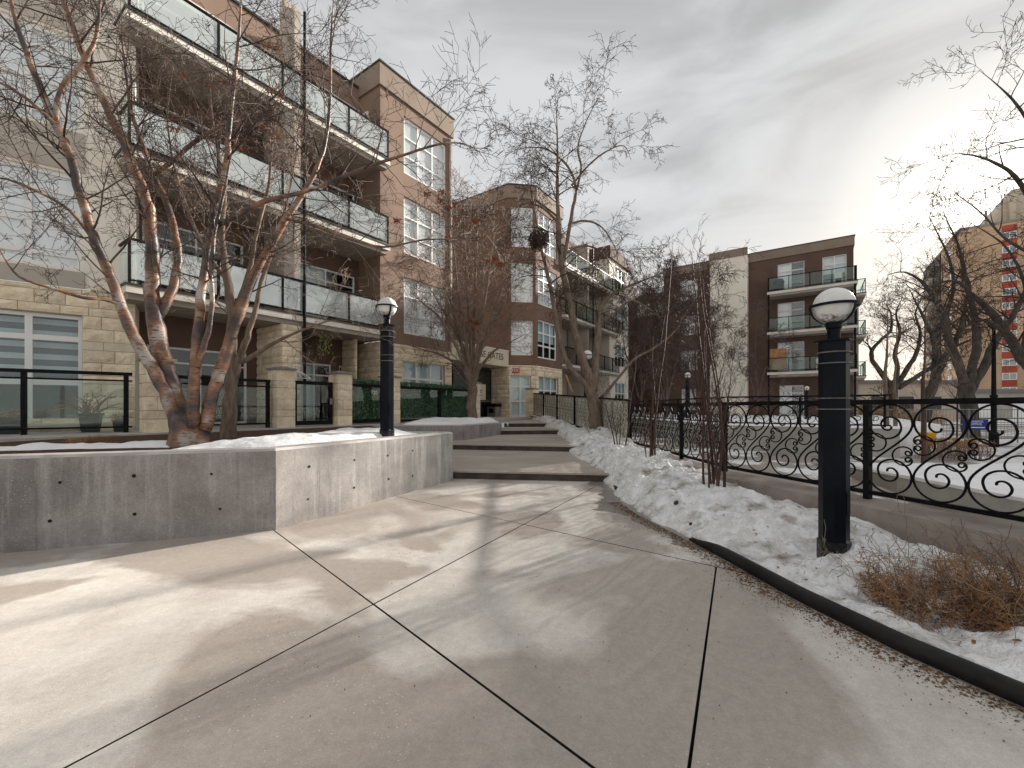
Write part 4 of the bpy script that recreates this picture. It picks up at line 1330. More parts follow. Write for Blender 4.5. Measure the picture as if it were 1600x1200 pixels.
# ------------------------------------------------------------------ stone gate pillars, patio railings, gates
RB = []
for v_ in range(5):
    rr = random.Random(70 + v_)
    m = MB()
    def P(i, j, k, cache={}):
        key = (v_, i, j, k)
        if key not in cache:
            q = [(i - 1) * .5, (j - 1) * .5, (k - 1) * .5]
            ns = (i == 1) + (j == 1) + (k == 1)
            if ns == 2: q = [a * (1.0 + rr.uniform(0.02, 0.10)) for a in q]
            elif ns == 1: q = [a * (1.0 + rr.uniform(-0.02, 0.03)) for a in q]
            cache[key] = tuple(q)
        return cache[key]
    for ax in range(3):
        for sd in (0, 2):
            for a in (0, 1):
                for b in (0, 1):
                    quad_ = []
                    for (p, q) in ((a, b), (a + 1, b), (a + 1, b + 1), (a, b + 1)):
                        ix = [0, 0, 0]; ix[ax] = sd; ix[(ax + 1) % 3] = p; ix[(ax + 2) % 3] = q
                        quad_.append(P(*ix))
                    m.add(quad_, [(0, 1, 2, 3)] if sd else [(3, 2, 1, 0)])
    RB.append(m.mesh('pillar_block', M['block']))
ANG_B = math.atan2(dB.y, dB.x)
def pillar(p, label, zb=0.95, h=1.58, w=0.5, seed=0, rot=ANG_B):
    rr = random.Random(seed)
    root = empty('gate_pillar', (p.x, p.y, zb), label, 'pillar', 'stone gate pillars')
    m = MB()
    ca, sa = math.cos(rot), math.sin(rot)
    def fn(x, y, z): return (p.x + x * ca - y * sa, p.y + x * sa + y * ca, z)
    m.box(-w / 2 + .03, w / 2 - .03, -w / 2 + .03, w / 2 - .03, zb, zb + h, fn); m.build('core', M['mortar'], root)
    z = zb; i = 0
    while z < zb + h - .02:
        hh = (0.30, 0.19, 0.30)[i % 3]
        if z + hh > zb + h - .1: hh = zb + h - z
        cuts = [(-.5, .5)] if i % 3 == 0 else ([(-.5, 0.08), (0.08, .5)] if i % 3 == 1 else [(-.5, -.12), (-.12, .5)])
        ax = i % 2
        for (a, b) in cuts:
            c = (a + b) / 2 * w; l = (b - a) * w - .008
            q = fn(c, 0, z + hh / 2) if ax == 0 else fn(0, c, z + hh / 2)
            inst('block', rr.choice(RB), root, q, rot, (l, w, hh - .01) if ax == 0 else (w, l, hh - .01))
        z += hh; i += 1
    m = MB(); zt = zb + h; c = w / 2 + .04
    m.hexa([fn(-c, -c, zt + .003), fn(c, -c, zt + .003), fn(c, c, zt + .003), fn(-c, c, zt + .003), fn(-c, -c, zt + .05), fn(c, -c, zt + .05), fn(c, c, zt + .05), fn(-c, c, zt + .05)])
    m.hexa([fn(-c, -c, zt + .051), fn(c, -c, zt + .051), fn(c, c, zt + .051), fn(-c, c, zt + .051), fn(-.05, -.05, zt + .11), fn(.05, -.05, zt + .11), fn(.05, .05, zt + .11), fn(-.05, .05, zt + .11)])
    m.build('cap', M['cap'], root)
    return root
FP = Face(bw(-12.0, 0), dB)
PYS = (3.3, 6.05, 7.85, 9.75, 14.3)
PLB = ('stone gate pillar behind the copper-barked trunk, end of the leftmost glass railing', 'stone gate pillar between the glass railing and the first black gate',
       'stone gate pillar between the two black glass gates', 'stone gate pillar behind the lamp post on the concrete planter', 'stone pillar behind the fan-shaped tree at the end of the hedge panels')
for i, (yy, lb) in enumerate(zip(PYS, PLB)):
    q = FP.p(yy, 0)
    pillar(Vector((q.x, q.y, 0)), lb, seed=i, w=.36 if i == 4 else .5)
pillar(Vector((1.12, 24.1, 0)), 'stone pillar by the glazed corner door at the head of the steps', zb=.94, seed=9)

def glass_rail(name, fc, u0, u1, posts, z0, zt, label, cat, mid=True):
    root = empty(name, fc.p((u0 + u1) / 2, z0 - .1), label, cat)
    m = MB()
    fc.box(m, u0, u1, zt - .07, zt, -.035, .035)
    m.build('top_rail', M['black'], root)
    m = MB()
    if mid: fc.box(m, u0, u1, zt - .20, zt - .165, -.02, .02)
    m.add([], [])
    if mid: m.build('middle_rail', M['black'], root)
    m = MB(); fc.box(m, u0, u1, z0, z0 + .04, -.02, .02); m.build('bottom_rail', M['black'], root)
    for u in posts:
        m = MB(); fc.box(m, u - .04, u + .04, .94, zt - .07, -.04, .04)
        fc.box(m, u - .07, u + .07, .94, .955, -.07, .07)
        m.build('post', M['black'], root)
    us = [u0] + [u for u in posts if u0 + .1 < u < u1 - .1] + [u1]
    for a, b in zip(us, us[1:]):
        inst('glass_panel', PANE['patio_glass'], root, fc.p(a + .05, z0 + .05, 0), fc.ang, (b - a - .10, 1, zt - (.21 if mid else .08) - z0 - .06))
    return root
q = FP.p(3.3, 0).xy
FRL = Face(q + V2(-0.42, -0.12) - dbay * 6, dbay)
glass_rail('glass_railing', FRL, 0.5, 5.98, (1.0, 2.7, 4.37, 5.88), 1.06, 2.27, 'black-framed glass patio railing at the far left with flower pots behind', 'railing')
glass_rail('glass_railing', FP, 3.62, 5.74, (3.68, 5.68), 1.06, 2.25, 'black-framed glass patio railing between two stone pillars behind the trees', 'railing')

def gate(u0, u1, label, number=None, hedge=False):
    root = empty('patio_gate', FP.p((u0 + u1) / 2, .95), label, 'gate')
    m = MB()
    fw = .10
    FP.box(m, u0, u1, 2.17, 2.27, -.04, .04); FP.box(m, u0, u1, 1.0, 1.12, -.04, .04)
    FP.box(m, u0, u0 + fw, 1.12, 2.17, -.04, .04); FP.box(m, u1 - fw, u1, 1.12, 2.17, -.04, .04)
    m.build('gate_frame', M['black'], root)
    m = MB(); FP.box(m, u1 - fw - .005, u1 - .03, 1.6, 1.78, .045, .09); m.build('latch', M['steel'], root)
    inst('glass_panel', PANE['patio_glass'], root, FP.p(u0 + fw, 1.12, 0), FP.ang, (u1 - u0 - 2 * fw, 1, 1.05))
    if number:
        text_obj('house_number', number, .17, FP.p(u1 - .36, 2.0, .012), FP.d, FP.n, M['sign_white'], root, extrude=.002)
    if hedge: hedge_fill(root, u0 + fw, u1 - fw)
    return root
def leaf_cloud(m, fc, u0, u1, z0, z1, w0, w1, n, s0, s1, rr):
    for _ in range(n):
        c = fc.p(rr.uniform(u0, u1), rr.uniform(z0, z1), rr.uniform(w0, w1))
        s_ = rr.uniform(s0, s1)
        a = Vector((rr.gauss(0, 1), rr.gauss(0, 1), rr.gauss(0, 1))).normalized() * s_
        b = a.orthogonal().normalized() * s_ * .55
        m.add([c - a, c - b * .9 + a * .1, c + a, c + b], [(0, 1, 2, 3)])
def hedge_fill(root, u0, u1):
    m = MB(); FP.box(m, u0, u1, 1.12, 2.2, -.12, -.09); m.build('hedge_backing', M['hedge_back'], root)
    m = MB()
    leaf_cloud(m, FP, u0, u1, 1.13, 2.2, -.09, -.03, int(700 * (u1 - u0)), .03, .065, R)
    m.cur = 1
    leaf_cloud(m, FP, u0, u1, 1.13, 2.2, -.06, -.02, int(380 * (u1 - u0)), .025, .055, R)
    m.cur = 0
    leaf_cloud(m, FP, u0 - .05, u1 + .05, 2.22, 2.42, -.16, .0, int(520 * (u1 - u0)), .025, .05, R)
    o = m.build('artificial_leaves', [M['hedge'], M['hedge_pale']], root); o['kind'] = 'stuff'
gate(6.36, 7.56, 'black glass gate without hedge backing, a white wire dome showing above it')
gate(8.14, 9.46, 'black glass gate backed with artificial hedge and numbered 720', '720', True)
hf = empty('hedge_fence', FP.p(12, .95), 'two-panel glass fence backed with artificial green hedge below the tower window', 'fence')
m = MB()
FP.box(m, 10.05, 14.0, 2.19, 2.27, -.03, .04); FP.box(m, 10.05, 14.0, 1.0, 1.08, -.03, .04); m.build('rail', M['black'], hf)
for u in (10.09, 12.15, 13.96):
    m = MB(); FP.box(m, u - .07, u + .07, 1.08, 2.19, -.03, .045); m.build('post', M['black'], hf)
for a, b in ((10.16, 12.08), (12.22, 13.89)):
    inst('glass_panel', PANE['patio_glass'], hf, FP.p(a, 1.09, .01), FP.ang, (b - a, 1, 1.09))
hedge_fill(hf, 10.15, 13.9)

# ------------------------------------------------------------------ wrought scroll fence
W_, HS = 0.43, 1.0
def s_scroll():
    Rr = W_ / 2 - .004
    tab = [(0, 1), (90, 1), (180, .97), (250, .84), (300, .68), (360, .50), (420, .44), (480, .41), (540, .37), (600, .29), (660, .17), (700, .08)]
    cx, cz = W_ / 2, HS - Rr
    top = []
    for k in range(57):
        ph = 700 * k / 56
        r = interp(tab, ph) * Rr
        a = math.radians(ph)
        # the inner curl sits low in the outer ring
        sh = (1 - r / Rr) * 0.055
        top.append(Vector((cx + r * math.cos(a), 0, cz + r * math.sin(a) - sh * .6)))
    top = top[::-1]
    bot = [Vector((W_ - p.x, 0, HS - p.z)) for p in top][::-1]
    p0, p3 = top[-1], bot[0]
    mid = []
    for k in range(1, 16):
        t_ = k / 16
        c1, c2 = p0 + Vector((0, 0, -.20)), p3 + Vector((0, 0, .20))
        mid.append(p0 * (1 - t_) ** 3 + c1 * 3 * t_ * (1 - t_) ** 2 + c2 * 3 * t_ ** 2 * (1 - t_) + p3 * t_ ** 3)
    return top + mid + bot
def c_scroll():
    def half(sg):
        x, z, h = .085 + .1, .566, math.pi / 2
        out = []
        ds = .0075; L_ = 0
        while L_ < .43:
            k = 1 / .105 if L_ < .17 else 1 / .105 + (1 / .022 - 1 / .105) * min(1, (L_ - .17) / .20) ** 1.2
            h += k * ds
            x += math.cos(h) * ds; z += math.sin(h) * ds
            out.append(Vector((x, 0, .566 + sg * (z - .566))))
            L_ += ds
        return out
    up, dn = half(1), half(-1)
    return dn[::-1] + [Vector((.185, 0, .566))] + up
def scroll_mesh(r_, sides):
    out = []
    s1 = s_scroll(); c1 = c_scroll(); c2 = [Vector((W_ - p.x, 0, HS - p.z)) for p in c1]
    for nm, pts, rr_ in (('scroll', s1, r_), ('curl', c1, r_ * .8), ('curl', c2, r_ * .8)):
        m = MB(); m.tube(pts, rr_, sides); out.append((nm, m.mesh(nm, M['black'], smooth=True)))
    return out
SCR = scroll_mesh(.0105, 6)
SCR2 = scroll_mesh(.010, 4)
SCR3 = scroll_mesh(.0055, 4)
def scroll_run(root, a, b, za, zb, ht, meshes, posts=(), bar=.024, film=False, rails=True):
    L_ = (b - a).length
    d = (b - a).normalized()
    ang = math.atan2(d.y, d.x)
    n = line_n(a, b)
    def P(s_, z, w): return Vector((*(a + d * s_ + n * w), z + za + (zb - za) * s_ / L_))
    def bx(s0, s1, z0, z1, hw, nm, mt='black', wo=0.0):
        m = MB()
        m.hexa([P(s0, z0, wo - hw), P(s1, z0, wo - hw), P(s1, z0, wo + hw), P(s0, z0, wo + hw), P(s0, z1, wo - hw), P(s1, z1, wo - hw), P(s1, z1, wo + hw), P(s0, z1, wo + hw)])
        return m.build(nm, M[mt], root)
    bx(0, L_, ht - .055, ht, .03, 'top_rail')
    bx(0, L_, .0, .045, .02, 'bottom_rail')
    for s_ in posts: bx(s_ - .03, s_ + .03, -.06, ht - .056, .032, 'post')
    marks = [0] + list(posts) + [L_]
    hs = (ht - .10)
    for s0, s1 in zip(marks, marks[1:]):
        k = max(1, round((s1 - s0) / W_)) if s1 - s0 > .3 else 0
        for i in range(k):
            w_ = (s1 - s0) / k
            for nm, me in meshes:
                o = inst(nm, me, root, P(s0 + i * w_, .045, 0), ang, (w_ / W_, 1, hs))
                o.location.z = za + (zb - za) * (s0 + (i + .5) * w_) / L_ + .045 - OFF[root].z
        if film and k:
            bx(s0 + .05, s1 - .05, .05, ht - .06, .004, 'privacy_panel', 'film', wo=.06)
SF = empty('scroll_fence', (3.45, 7.0, .47), 'black wrought-iron scroll fence on a kerb along the driveway, beside the big lamp post', 'fence')
scroll_run(SF, FENCE_PTS[1], FENCE_PTS[0], .52, .52, 1.07, SCR, posts=(.03, 2.2, 4.4, 6.5))
scroll_run(SF, FENCE_PTS[2], FENCE_PTS[1], .52, .52, 1.07, SCR, posts=(.03, 1.75, 3.5))
SF2 = empty('scroll_fence', (2.2, 18, .5), 'scroll fence with cream privacy panels sloping up beside the steps', 'fence')
scroll_run(SF2, FENCE_PTS[3], FENCE_PTS[2], 1.12, .52, 1.22, SCR3, posts=(.05, 2.4, 4.8, 7.2, 9.6, 12.0), film=True)
SF3 = empty('scroll_fence', (8, 16, .88), 'distant black scroll fence on top of the pale retaining wall', 'fence')
scroll_run(SF3, V2(8.05, 30), V2(8.05, 16.2), .92, .92, 1.0, SCR2[:1], posts=(.1, 4.6, 9.2))
scroll_run(SF3, V2(8.05, 16.1), V2(11.8, 13.35), .92, .92, 1.0, SCR2[:1], posts=(.05, 2.3, 4.5))

# ------------------------------------------------------------------ lamp posts
def make_lamp():
    root = empty('lamp_post', (0, 0, 0), 'x', 'lamp post', 'globe lamp posts')
    r8 = .118
    rot = math.radians(10)
    m = MB(); m.lathe([(r8 + .012, -.3), (r8 + .012, .16), (r8 + .002, .165)], 8, rot=rot); m.build('base_collar', M['lamp_base'], root)
    m = MB(); m.lathe([(r8, .1), (r8, 1.98), (r8 + .002, 1.985)], 8, rot=rot); m.build('shaft', M['lamp_black'], root)
    for z in (1.36, 1.46, 1.78, 1.88):
        m = MB(); m.lathe([(r8 + .001, z), (r8 + .018, z + .001), (r8 + .018, z + .011), (r8 + .001, z + .012)], 8, rot=rot); m.build('band', M['rim'], root)
    m = MB(); m.lathe([(r8 + .03, 1.986), (r8 + .03, 2.0), (r8 * .8, 2.002)], 8, rot=rot); m.build('cap_plate', M['lamp_black'], root)
    m = MB(); m.lathe([(.052, 2.002), (.052, 2.10), (.062, 2.11), (.066, 2.17), (.05, 2.175)], 16); m.build('neck', M['lamp_black'], root)
    for k in range(4):
        a = math.pi / 2 * k + .3
        m = MB(); m.lathe([(.016, .165), (.016, .185), (.008, .19)], 6, c=((r8 + .002) * math.cos(a), (r8 + .002) * math.sin(a), 0)); m.build('bolt', M['rim'], root)
    a = rot + math.radians(-67.5); ca, sa = math.cos(a), math.sin(a); ap = r8 * math.cos(math.pi / 8)
    def fq(u, v, z): return (ca * (ap + v) - sa * u, sa * (ap + v) + ca * u, z)
    m = MB(); m.hexa([fq(-.035, .001, .42), fq(.035, .001, .42), fq(.035, .006, .42), fq(-.035, .006, .42), fq(-.035, .001, .62), fq(.035, .001, .62), fq(.035, .006, .62), fq(-.035, .006, .62)]); m.build('access_plate', M['lamp_black'], root)
    gz, gr_ = 2.315, .165
    m = MB(); m.lathe([(.05, gz - .157)] + [(gr_ * math.cos(a), gz + gr_ * math.sin(a)) for a in [math.radians(-70 + 8 * k) for k in range(20)]] + [(.01, gz + gr_)], 28)
    gl_ = m.build('globe', M['globe'], root, smooth=True)
    m = MB()
    rr_ = gr_ + .026
    n = 40
    pts_i, pts_o = [], []
    vs = []
    for k in range(n):
        a = 2 * math.pi * k / n
        for (r, z) in ((rr_ - .006, gz - .012), (rr_ + .004, gz - .012), (rr_ + .004, gz + .012), (rr_ - .006, gz + .012)):
            vs.append((r * math.cos(a), r * math.sin(a), z))
    fs = []
    for k in range(n):
        k2 = (k + 1) % n
        for j in range(4):
            j2 = (j + 1) % 4
            fs.append((k * 4 + j, k2 * 4 + j, k2 * 4 + j2, k * 4 + j2))
    m.add(vs, fs)
    m.build('guard_ring', M['lamp_black'], root)
    for k in range(3):
        a0 = math.radians(-75 + 120 * k)
        pts = []
        for j in range(10):
            ph = math.radians(0 - 8.2 * j)
            r = rr_ * math.cos(ph)
            pts.append(Vector((r * math.cos(a0), r * math.sin(a0), gz + rr_ * math.sin(ph) * .93)))
        m = MB()
        tdir = Vector((-math.sin(a0), math.cos(a0), 0)) * .014
        for p, q in zip(pts, pts[1:]):
            rad = Vector((math.cos(a0), math.sin(a0), 0)) * .006
            m.hexa([p - tdir, p + tdir, p + tdir + rad, p - tdir + rad, q - tdir, q + tdir, q + tdir + rad, q - tdir + rad])
        m.build('guard_strap', M['lamp_black'], root)
    return root
lamp0 = make_lamp()
LAMPS = [((2.965, 3.95, .12), 1.0, 'large black lamp post with white globe standing in the snow beside the scroll fence'),
         ((-2.22, 7.62, .93), 1.02, 'black globe lamp post standing in the concrete planter'),
         ((3.25, 18.5, .75), 1.30, 'globe lamp post half hidden behind the fork of the nest tree'),
         ((10.65, 26.0, .87), 1.12, 'distant globe lamp post in front of the dark wing, left of the pale stair shaft'),
         ((16.5, 24.0, .87), 0.74, 'small distant globe lamp post below the far balconies, beside the big lamp')]
for i, (p, s_, lb) in enumerate(LAMPS):
    o = lamp0 if i == 0 else copy_tree(lamp0)
    o.location = p; o.scale = (s_, s_, s_); o['label'] = lb
    OFF[o] = Vector(p)
    if i: o.rotation_euler.z = R.uniform(0, 6)
ped = MB(); ped.box(3.0, 3.5, 18.25, 18.75, -.06, .752)
tag(ped.build('lamp_plinth', M['retain'], origin=(3.25, 18.5, 0)), 'concrete plinth under the lamp post behind the nest tree', 'plinth')
# slim dark street lamp by the road
sp = empty('street_lamp', (19.1, 17.0, 0), 'tall slim dark street lamp pole among the elms', 'street lamp')
m = MB(); m.lathe([(.15, -.06), (.15, .5), (.09, .55), (.085, 1.9), (.12, 1.92), (.12, 2.0), (.075, 2.02), (.055, 4.6)], 12, c=(19.1, 17.0, 0)); m.build('pole', M['black'], sp)
m = MB(); m.lathe([(.05, 4.6), (.16, 4.75), (.17, 4.9), (.05, 5.0)], 12, c=(19.1, 17, 0)); m.build('lantern', M['black'], sp)

# ------------------------------------------------------------------ trees
UP = Vector((0, 0, 1))
def rnd_perp(d, rr):
    v = Vector((rr.gauss(0, 1), rr.gauss(0, 1), rr.gauss(0, 1)))
    v -= d * v.dot(d)
    return v.normalized() if v.length > 1e-4 else d.orthogonal().normalized()
def smooth_path(pts, k=4):
    """Catmull-Rom through (Vector, radius) control points"""
    out = []
    n = len(pts)
    for i in range(n - 1):
        p0, p1, p2, p3 = pts[max(i - 1, 0)], pts[i], pts[i + 1], pts[min(i + 2, n - 1)]
        for j in range(k):
            t_ = j / k
            f = lambda a, b, c, d: 0.5 * ((2 * b) + (c - a) * t_ + (2 * a - 5 * b + 4 * c - d) * t_ * t_ + (3 * b - a - 3 * c + d) * t_ ** 3)
            out.append((f(p0[0], p1[0], p2[0], p3[0]), max(.002, f(p0[1], p1[1], p2[1], p3[1]))))
    out.append(pts[-1])
    return out
def grow(mb, p, d, L_, r, lv, P, rr, tips=None):
    """a wandering tapering shoot that forks into finer ones; P holds per-level settings"""
    segs = P['segs'][lv]
    st = L_ / segs
    pts, rad = [p.copy()], [r]
    d = d.normalized()
    kids = P['kids'][lv] if lv < len(P['kids']) else 0
    spots = sorted(rr.uniform(.18, .98) for _ in range(kids))
    ki = 0
    for i in range(segs):
        d = (d + rnd_perp(d, rr) * P['wob'][lv] + UP * P['trop'][lv] * (1 if 'arc' not in P else (1 - P['arc'] * i / segs))).normalized()
        p = p + d * st
        pts.append(p.copy()); rad.append(max(P['rmin'], r * (1 - .85 * (i + 1) / segs)))
        while ki < len(spots) and spots[ki] <= (i + 1) / segs:
            a = math.radians(rr.uniform(*P['ang'][lv]))
            pd = rnd_perp(d, rr)
            if P.get('flat'): pd = (pd + UP * P['flat']).normalized()
            cd = d * math.cos(a) + pd * math.sin(a)
            grow(mb, p, cd, L_ * rr.uniform(*P['len'][lv]), max(P['rmin'], rad[-1] * P['rk']), lv + 1, P, rr, tips)
            ki += 1
    if tips is not None and lv >= len(P['kids']) - 1: tips.append(p.copy())
    mb.tube(pts, rad, P['sides'][lv], cap=False)
def tree(name, label, base, stems, P, bark, twig, seed, nb, bl, cat='tree', sprout=(.25, 1.0), base_r=None, group=None, sides=10, rbr=.4, tips=None, bias=None, smooth=True, thick=1.0):
    """stems: lists of (px, py, depth, radius) read off the limbs; nb shoots per metre of stem, length range bl"""
    rr = random.Random(seed)
    root = empty(name, base, label, cat, group)
    tr, cw = MB(), MB()
    for st in stems:
        ctrl = [(px(a, b, c), r_ * thick) for (a, b, c, r_) in st]
        path = smooth_path(ctrl)
        jp = []
        for i, (p, r_) in enumerate(path):
            jp.append((p + Vector((rr.gauss(0, 1), rr.gauss(0, 1), rr.gauss(0, .4))) * r_ * .10, r_ * rr.uniform(.94, 1.07)))
        tr.tube([p for p, _ in jp], [r_ for _, r_ in jp], sides)
        tot = sum((b[0] - a[0]).length for a, b in zip(jp, jp[1:]))
        acc = 0
        for a, b in zip(jp, jp[1:]):
            sl_ = (b[0] - a[0]).length
            f = acc / tot
            acc += sl_
            if f < sprout[0] or f > sprout[1]: continue
            m_ = nb * sl_ * (0.6 + .8 * f)
            k = int(m_) + (1 if rr.random() < m_ - int(m_) else 0)
            for _ in range(k):
                d = (b[0] - a[0]).normalized()
                an = math.radians(rr.uniform(*P['ang0']))
                pd = rnd_perp(d, rr)
                if bias is not None: pd = (pd + bias).normalized()
                q = a[0].lerp(b[0], rr.random())
                L_ = rr.uniform(*bl) * (1.1 - .45 * f)
                grow(cw, q, d * math.cos(an) + pd * math.sin(an), L_, min(a[1] * rbr, P['r0'] * rr.uniform(.7, 1.2)), 0, P, rr, tips)
    if base_r:
        (p, r0, hgt) = base_r
        prof = []
        ring = 14
        vs = []
        for j in range(7):
            f = j / 6
            r_ = r0 * (1.12 - .12 * f + .35 * (1 - f) ** 4)
            for k in range(ring):
                a = 2 * math.pi * k / ring
                q = r_ * (1 + .10 * math.sin(3 * a + 1.3) + .05 * rr.uniform(-1, 1))
                vs.append((p.x + q * math.cos(a), p.y + q * math.sin(a), p.z - .12 + (hgt + .12) * f))
        fs = [(j * ring + k, j * ring + (k + 1) % ring, (j + 1) * ring + (k + 1) % ring, (j + 1) * ring + k) for j in range(6) for k in range(ring)]
        fs.append(tuple(6 * ring + k for k in range(ring)))
        tr.add(vs, fs)
    tr.build('trunk', bark, root, smooth=smooth)
    cw.build('crown', twig, root, smooth=False)
    return root
def clusters(root, pts, m, rr, n=34, s=.09, leaf=.02):
    """hanging bunches of dried berries, one piece each"""
    for p in pts:
        b = MB()
        for _ in range(n):
            c = p + Vector((max(-1.6, min(1.6, rr.gauss(0, 1))) * s, max(-1.6, min(1.6, rr.gauss(0, 1))) * s, max(-1.6, min(1.6, rr.gauss(0, 1))) * s * .6))
            r_ = leaf * rr.uniform(.6, 1.2)
            b.add([c + Vector((r_, 0, 0)), c + Vector((-r_ * .5, r_ * .86, 0)), c + Vector((-r_ * .5, -r_ * .86, 0)), c + Vector((0, 0, r_)), c + Vector((0, 0, -r_))],
                  [(0, 1, 3), (1, 2, 3), (2, 0, 3), (1, 0, 4), (2, 1, 4), (0, 2, 4)])
        b.build('berry_cluster', m, root)

# copper-barked multi-stem tree in the planter
PF = dict(segs=(9, 6, 4, 3), kids=(6, 4, 2), wob=(.10, .13, .15, .15), trop=(.02, .0, -.01, -.02), ang=((30, 70), (30, 75), (30, 70)), ang0=(30, 75),
          len=((.28, .55), (.3, .6), (.35, .6)), rk=.66, rmin=.0027, r0=.014, sides=(5, 4, 3, 3))
d0 = 6.45
stems = [
    [(280, 672, d0, .085), (262, 625, 6.42, .078), (238, 575, 6.38, .074), (215, 538, 6.32, .066), (190, 480, 6.25, .062), (172, 430, 6.2, .056), (152, 383, 6.1, .054), (128, 310, 6.05, .05), (105, 232, 6.0, .046), (86, 192, 5.95, .042), (62, 135, 5.9, .036), (42, 85, 5.9, .03), (22, 20, 5.9, .022), (6, -60, 5.9, .01)],
    [(86, 192, 5.95, .036), (96, 140, 6.0, .03), (128, 98, 6.05, .026), (150, 60, 6.1, .022), (156, 0, 6.1, .014), (158, -50, 6.1, .006)],
    [(286, 660, 6.55, .105), (268, 600, 6.58, .10), (252, 548, 6.6, .10), (242, 500, 6.6, .098), (238, 455, 6.6, .085), (238, 400, 6.6, .075), (232, 325, 6.55, .066), (213, 272, 6.5, .058), (188, 215, 6.45, .052), (163, 160, 6.4, .046), (140, 110, 6.4, .04), (122, 66, 6.4, .035), (100, 0, 6.4, .024), (85, -60, 6.4, .01)],
    [(242, 500, 6.6, .06), (262, 468, 6.7, .06), (275, 430, 6.8, .055), (277, 385, 6.85, .05), (262, 320, 6.9, .042), (240, 275, 6.95, .036), (222, 225, 7, .03), (205, 170, 7, .022), (195, 100, 7, .014), (190, 40, 7, .006)],
    [(240, 275, 6.95, .032), (270, 252, 6.9, .03), (300, 225, 6.85, .028), (340, 200, 6.8, .024), (385, 178, 6.8, .02), (430, 150, 6.8, .014), (460, 110, 6.8, .006)],
    [(302, 668, 6.35, .075), (303, 610, 6.32, .066), (307, 545, 6.3, .06), (313, 480, 6.3, .054), (319, 430, 6.3, .05), (326, 380, 6.3, .047), (334, 330, 6.3, .043), (346, 290, 6.3, .04), (355, 250, 6.3, .036), (358, 200, 6.3, .032), (363, 150, 6.3, .028), (369, 100, 6.3, .025), (373, 60, 6.3, .02), (377, 0, 6.3, .012), (380, -50, 6.3, .005)],
    [(308, 575, 6.3, .034), (317, 545, 6.24, .034), (326, 515, 6.2, .032), (332, 470, 6.2, .028), (330, 420, 6.2, .026), (336, 360, 6.2, .022), (350, 300, 6.2, .018), (362, 240, 6.2, .012), (380, 190, 6.2, .005)],
    [(320, 672, 6.42, .085), (335, 610, 6.45, .078), (352, 555, 6.5, .072), (373, 492, 6.55, .064), (396, 432, 6.6, .056), (421, 386, 6.6, .05), (450, 337, 6.6, .043), (478, 295, 6.6, .036), (500, 250, 6.6, .03), (512, 200, 6.6, .025), (516, 140, 6.6, .02), (517, 66, 6.6, .015), (521, 0, 6.6, .007)],
    [(334, 355, 6.3, .034), (375, 335, 6.2, .031), (412, 315, 6.1, .029), (483, 297, 6.0, .025), (550, 270, 5.9, .021), (633, 241, 5.85, .016), (700, 223, 5.8, .011), (742, 232, 5.8, .006), (760, 255, 5.8, .003)],
    [(447, 342, 6.6, .022), (490, 352, 6.6, .02), (533, 369, 6.6, .018), (600, 386, 6.6, .014), (667, 374, 6.6, .010), (750, 376, 6.6, .004)],
    [(192, 478, 6.25, .026), (165, 468, 6.1, .022), (130, 465, 5.9, .019), (80, 450, 5.7, .016), (30, 432, 5.5, .013), (2, 395, 5.4, .008), (-20, 350, 5.4, .004)],
    [(152, 383, 6.1, .02), (110, 330, 5.9, .018), (60, 300, 5.7, .014), (10, 280, 5.6, .010), (-40, 275, 5.5, .005)],
    [(90, 198, 5.95, .024), (55, 165, 5.8, .02), (20, 140, 5.7, .016), (-20, 120, 5.6, .009)]]
T1 = tree('cherry_tree', 'multi-stemmed bare tree with peeling copper bark in the front planter', px(297, 692, 6.45), stems, PF, M['copper'], M['twig'], 5, nb=4.4, bl=(.7, 1.9),
          sprout=(.28, 1.0), thick=1.13, base_r=(Vector((px(297, 692, 6.45).x, 6.45, .95)), .22, .46), sides=12)

# rowan behind it, with orange berries
PR = dict(PF, kids=(5, 3, 2), trop=(.05, .02, 0, 0), rmin=.003, r0=.015)
d0 = 7.75
tips = []
stems = [
    [(357, 690, d0, .135), (358, 640, d0, .115), (362, 590, d0, .105), (363, 540, d0, .09), (361, 480, d0, .078), (353, 420, d0, .062), (346, 360, d0, .05), (350, 300, d0, .04), (341, 240, d0, .03), (331, 180, d0, .02), (326, 110, d0, .010)],
    [(366, 590, d0, .075), (374, 560, d0, .062), (386, 528, 7.7, .052), (400, 480, 7.65, .042), (409, 438, 7.6, .035), (430, 380, 7.6, .028), (450, 310, 7.6, .02), (461, 250, 7.6, .01), (468, 180, 7.6, .004)],
    [(378, 566, 7.7, .045), (400, 553, 7.6, .04), (432, 534, 7.5, .03), (472, 516, 7.4, .02), (522, 500, 7.3, .010), (560, 505, 7.3, .004)],
    [(362, 500, d0, .05), (388, 430, 7.8, .042), (402, 360, 7.8, .034), (420, 290, 7.8, .025), (426, 220, 7.8, .018), (440, 150, 7.8, .008), (448, 90, 7.8, .004)],
    [(356, 440, d0, .04), (320, 390, 7.9, .034), (290, 320, 8.0, .028), (270, 250, 8.0, .02), (262, 180, 8.0, .012), (270, 110, 8.0, .005)]]
T2 = tree('rowan_tree', 'bare grey-brown tree with orange berries just behind the copper-barked tree', px(357, 686, d0), stems, PR, M['bark'], M['twig_pale'], 6, nb=4.8, bl=(.6, 1.4), sprout=(.3, 1), sides=10, tips=tips)
rr = random.Random(3)
clusters(T2, [px(a, b, 7.6) for (a, b) in ((268, 200), (278, 202), (330, 135), (345, 128), (424, 142), (438, 150), (432, 135), (432, 75), (420, 70), (410, 198), (430, 212), (372, 228), (286, 118), (380, 232), (272, 186))], M['berry'], rr, n=30, s=.036, leaf=.016)

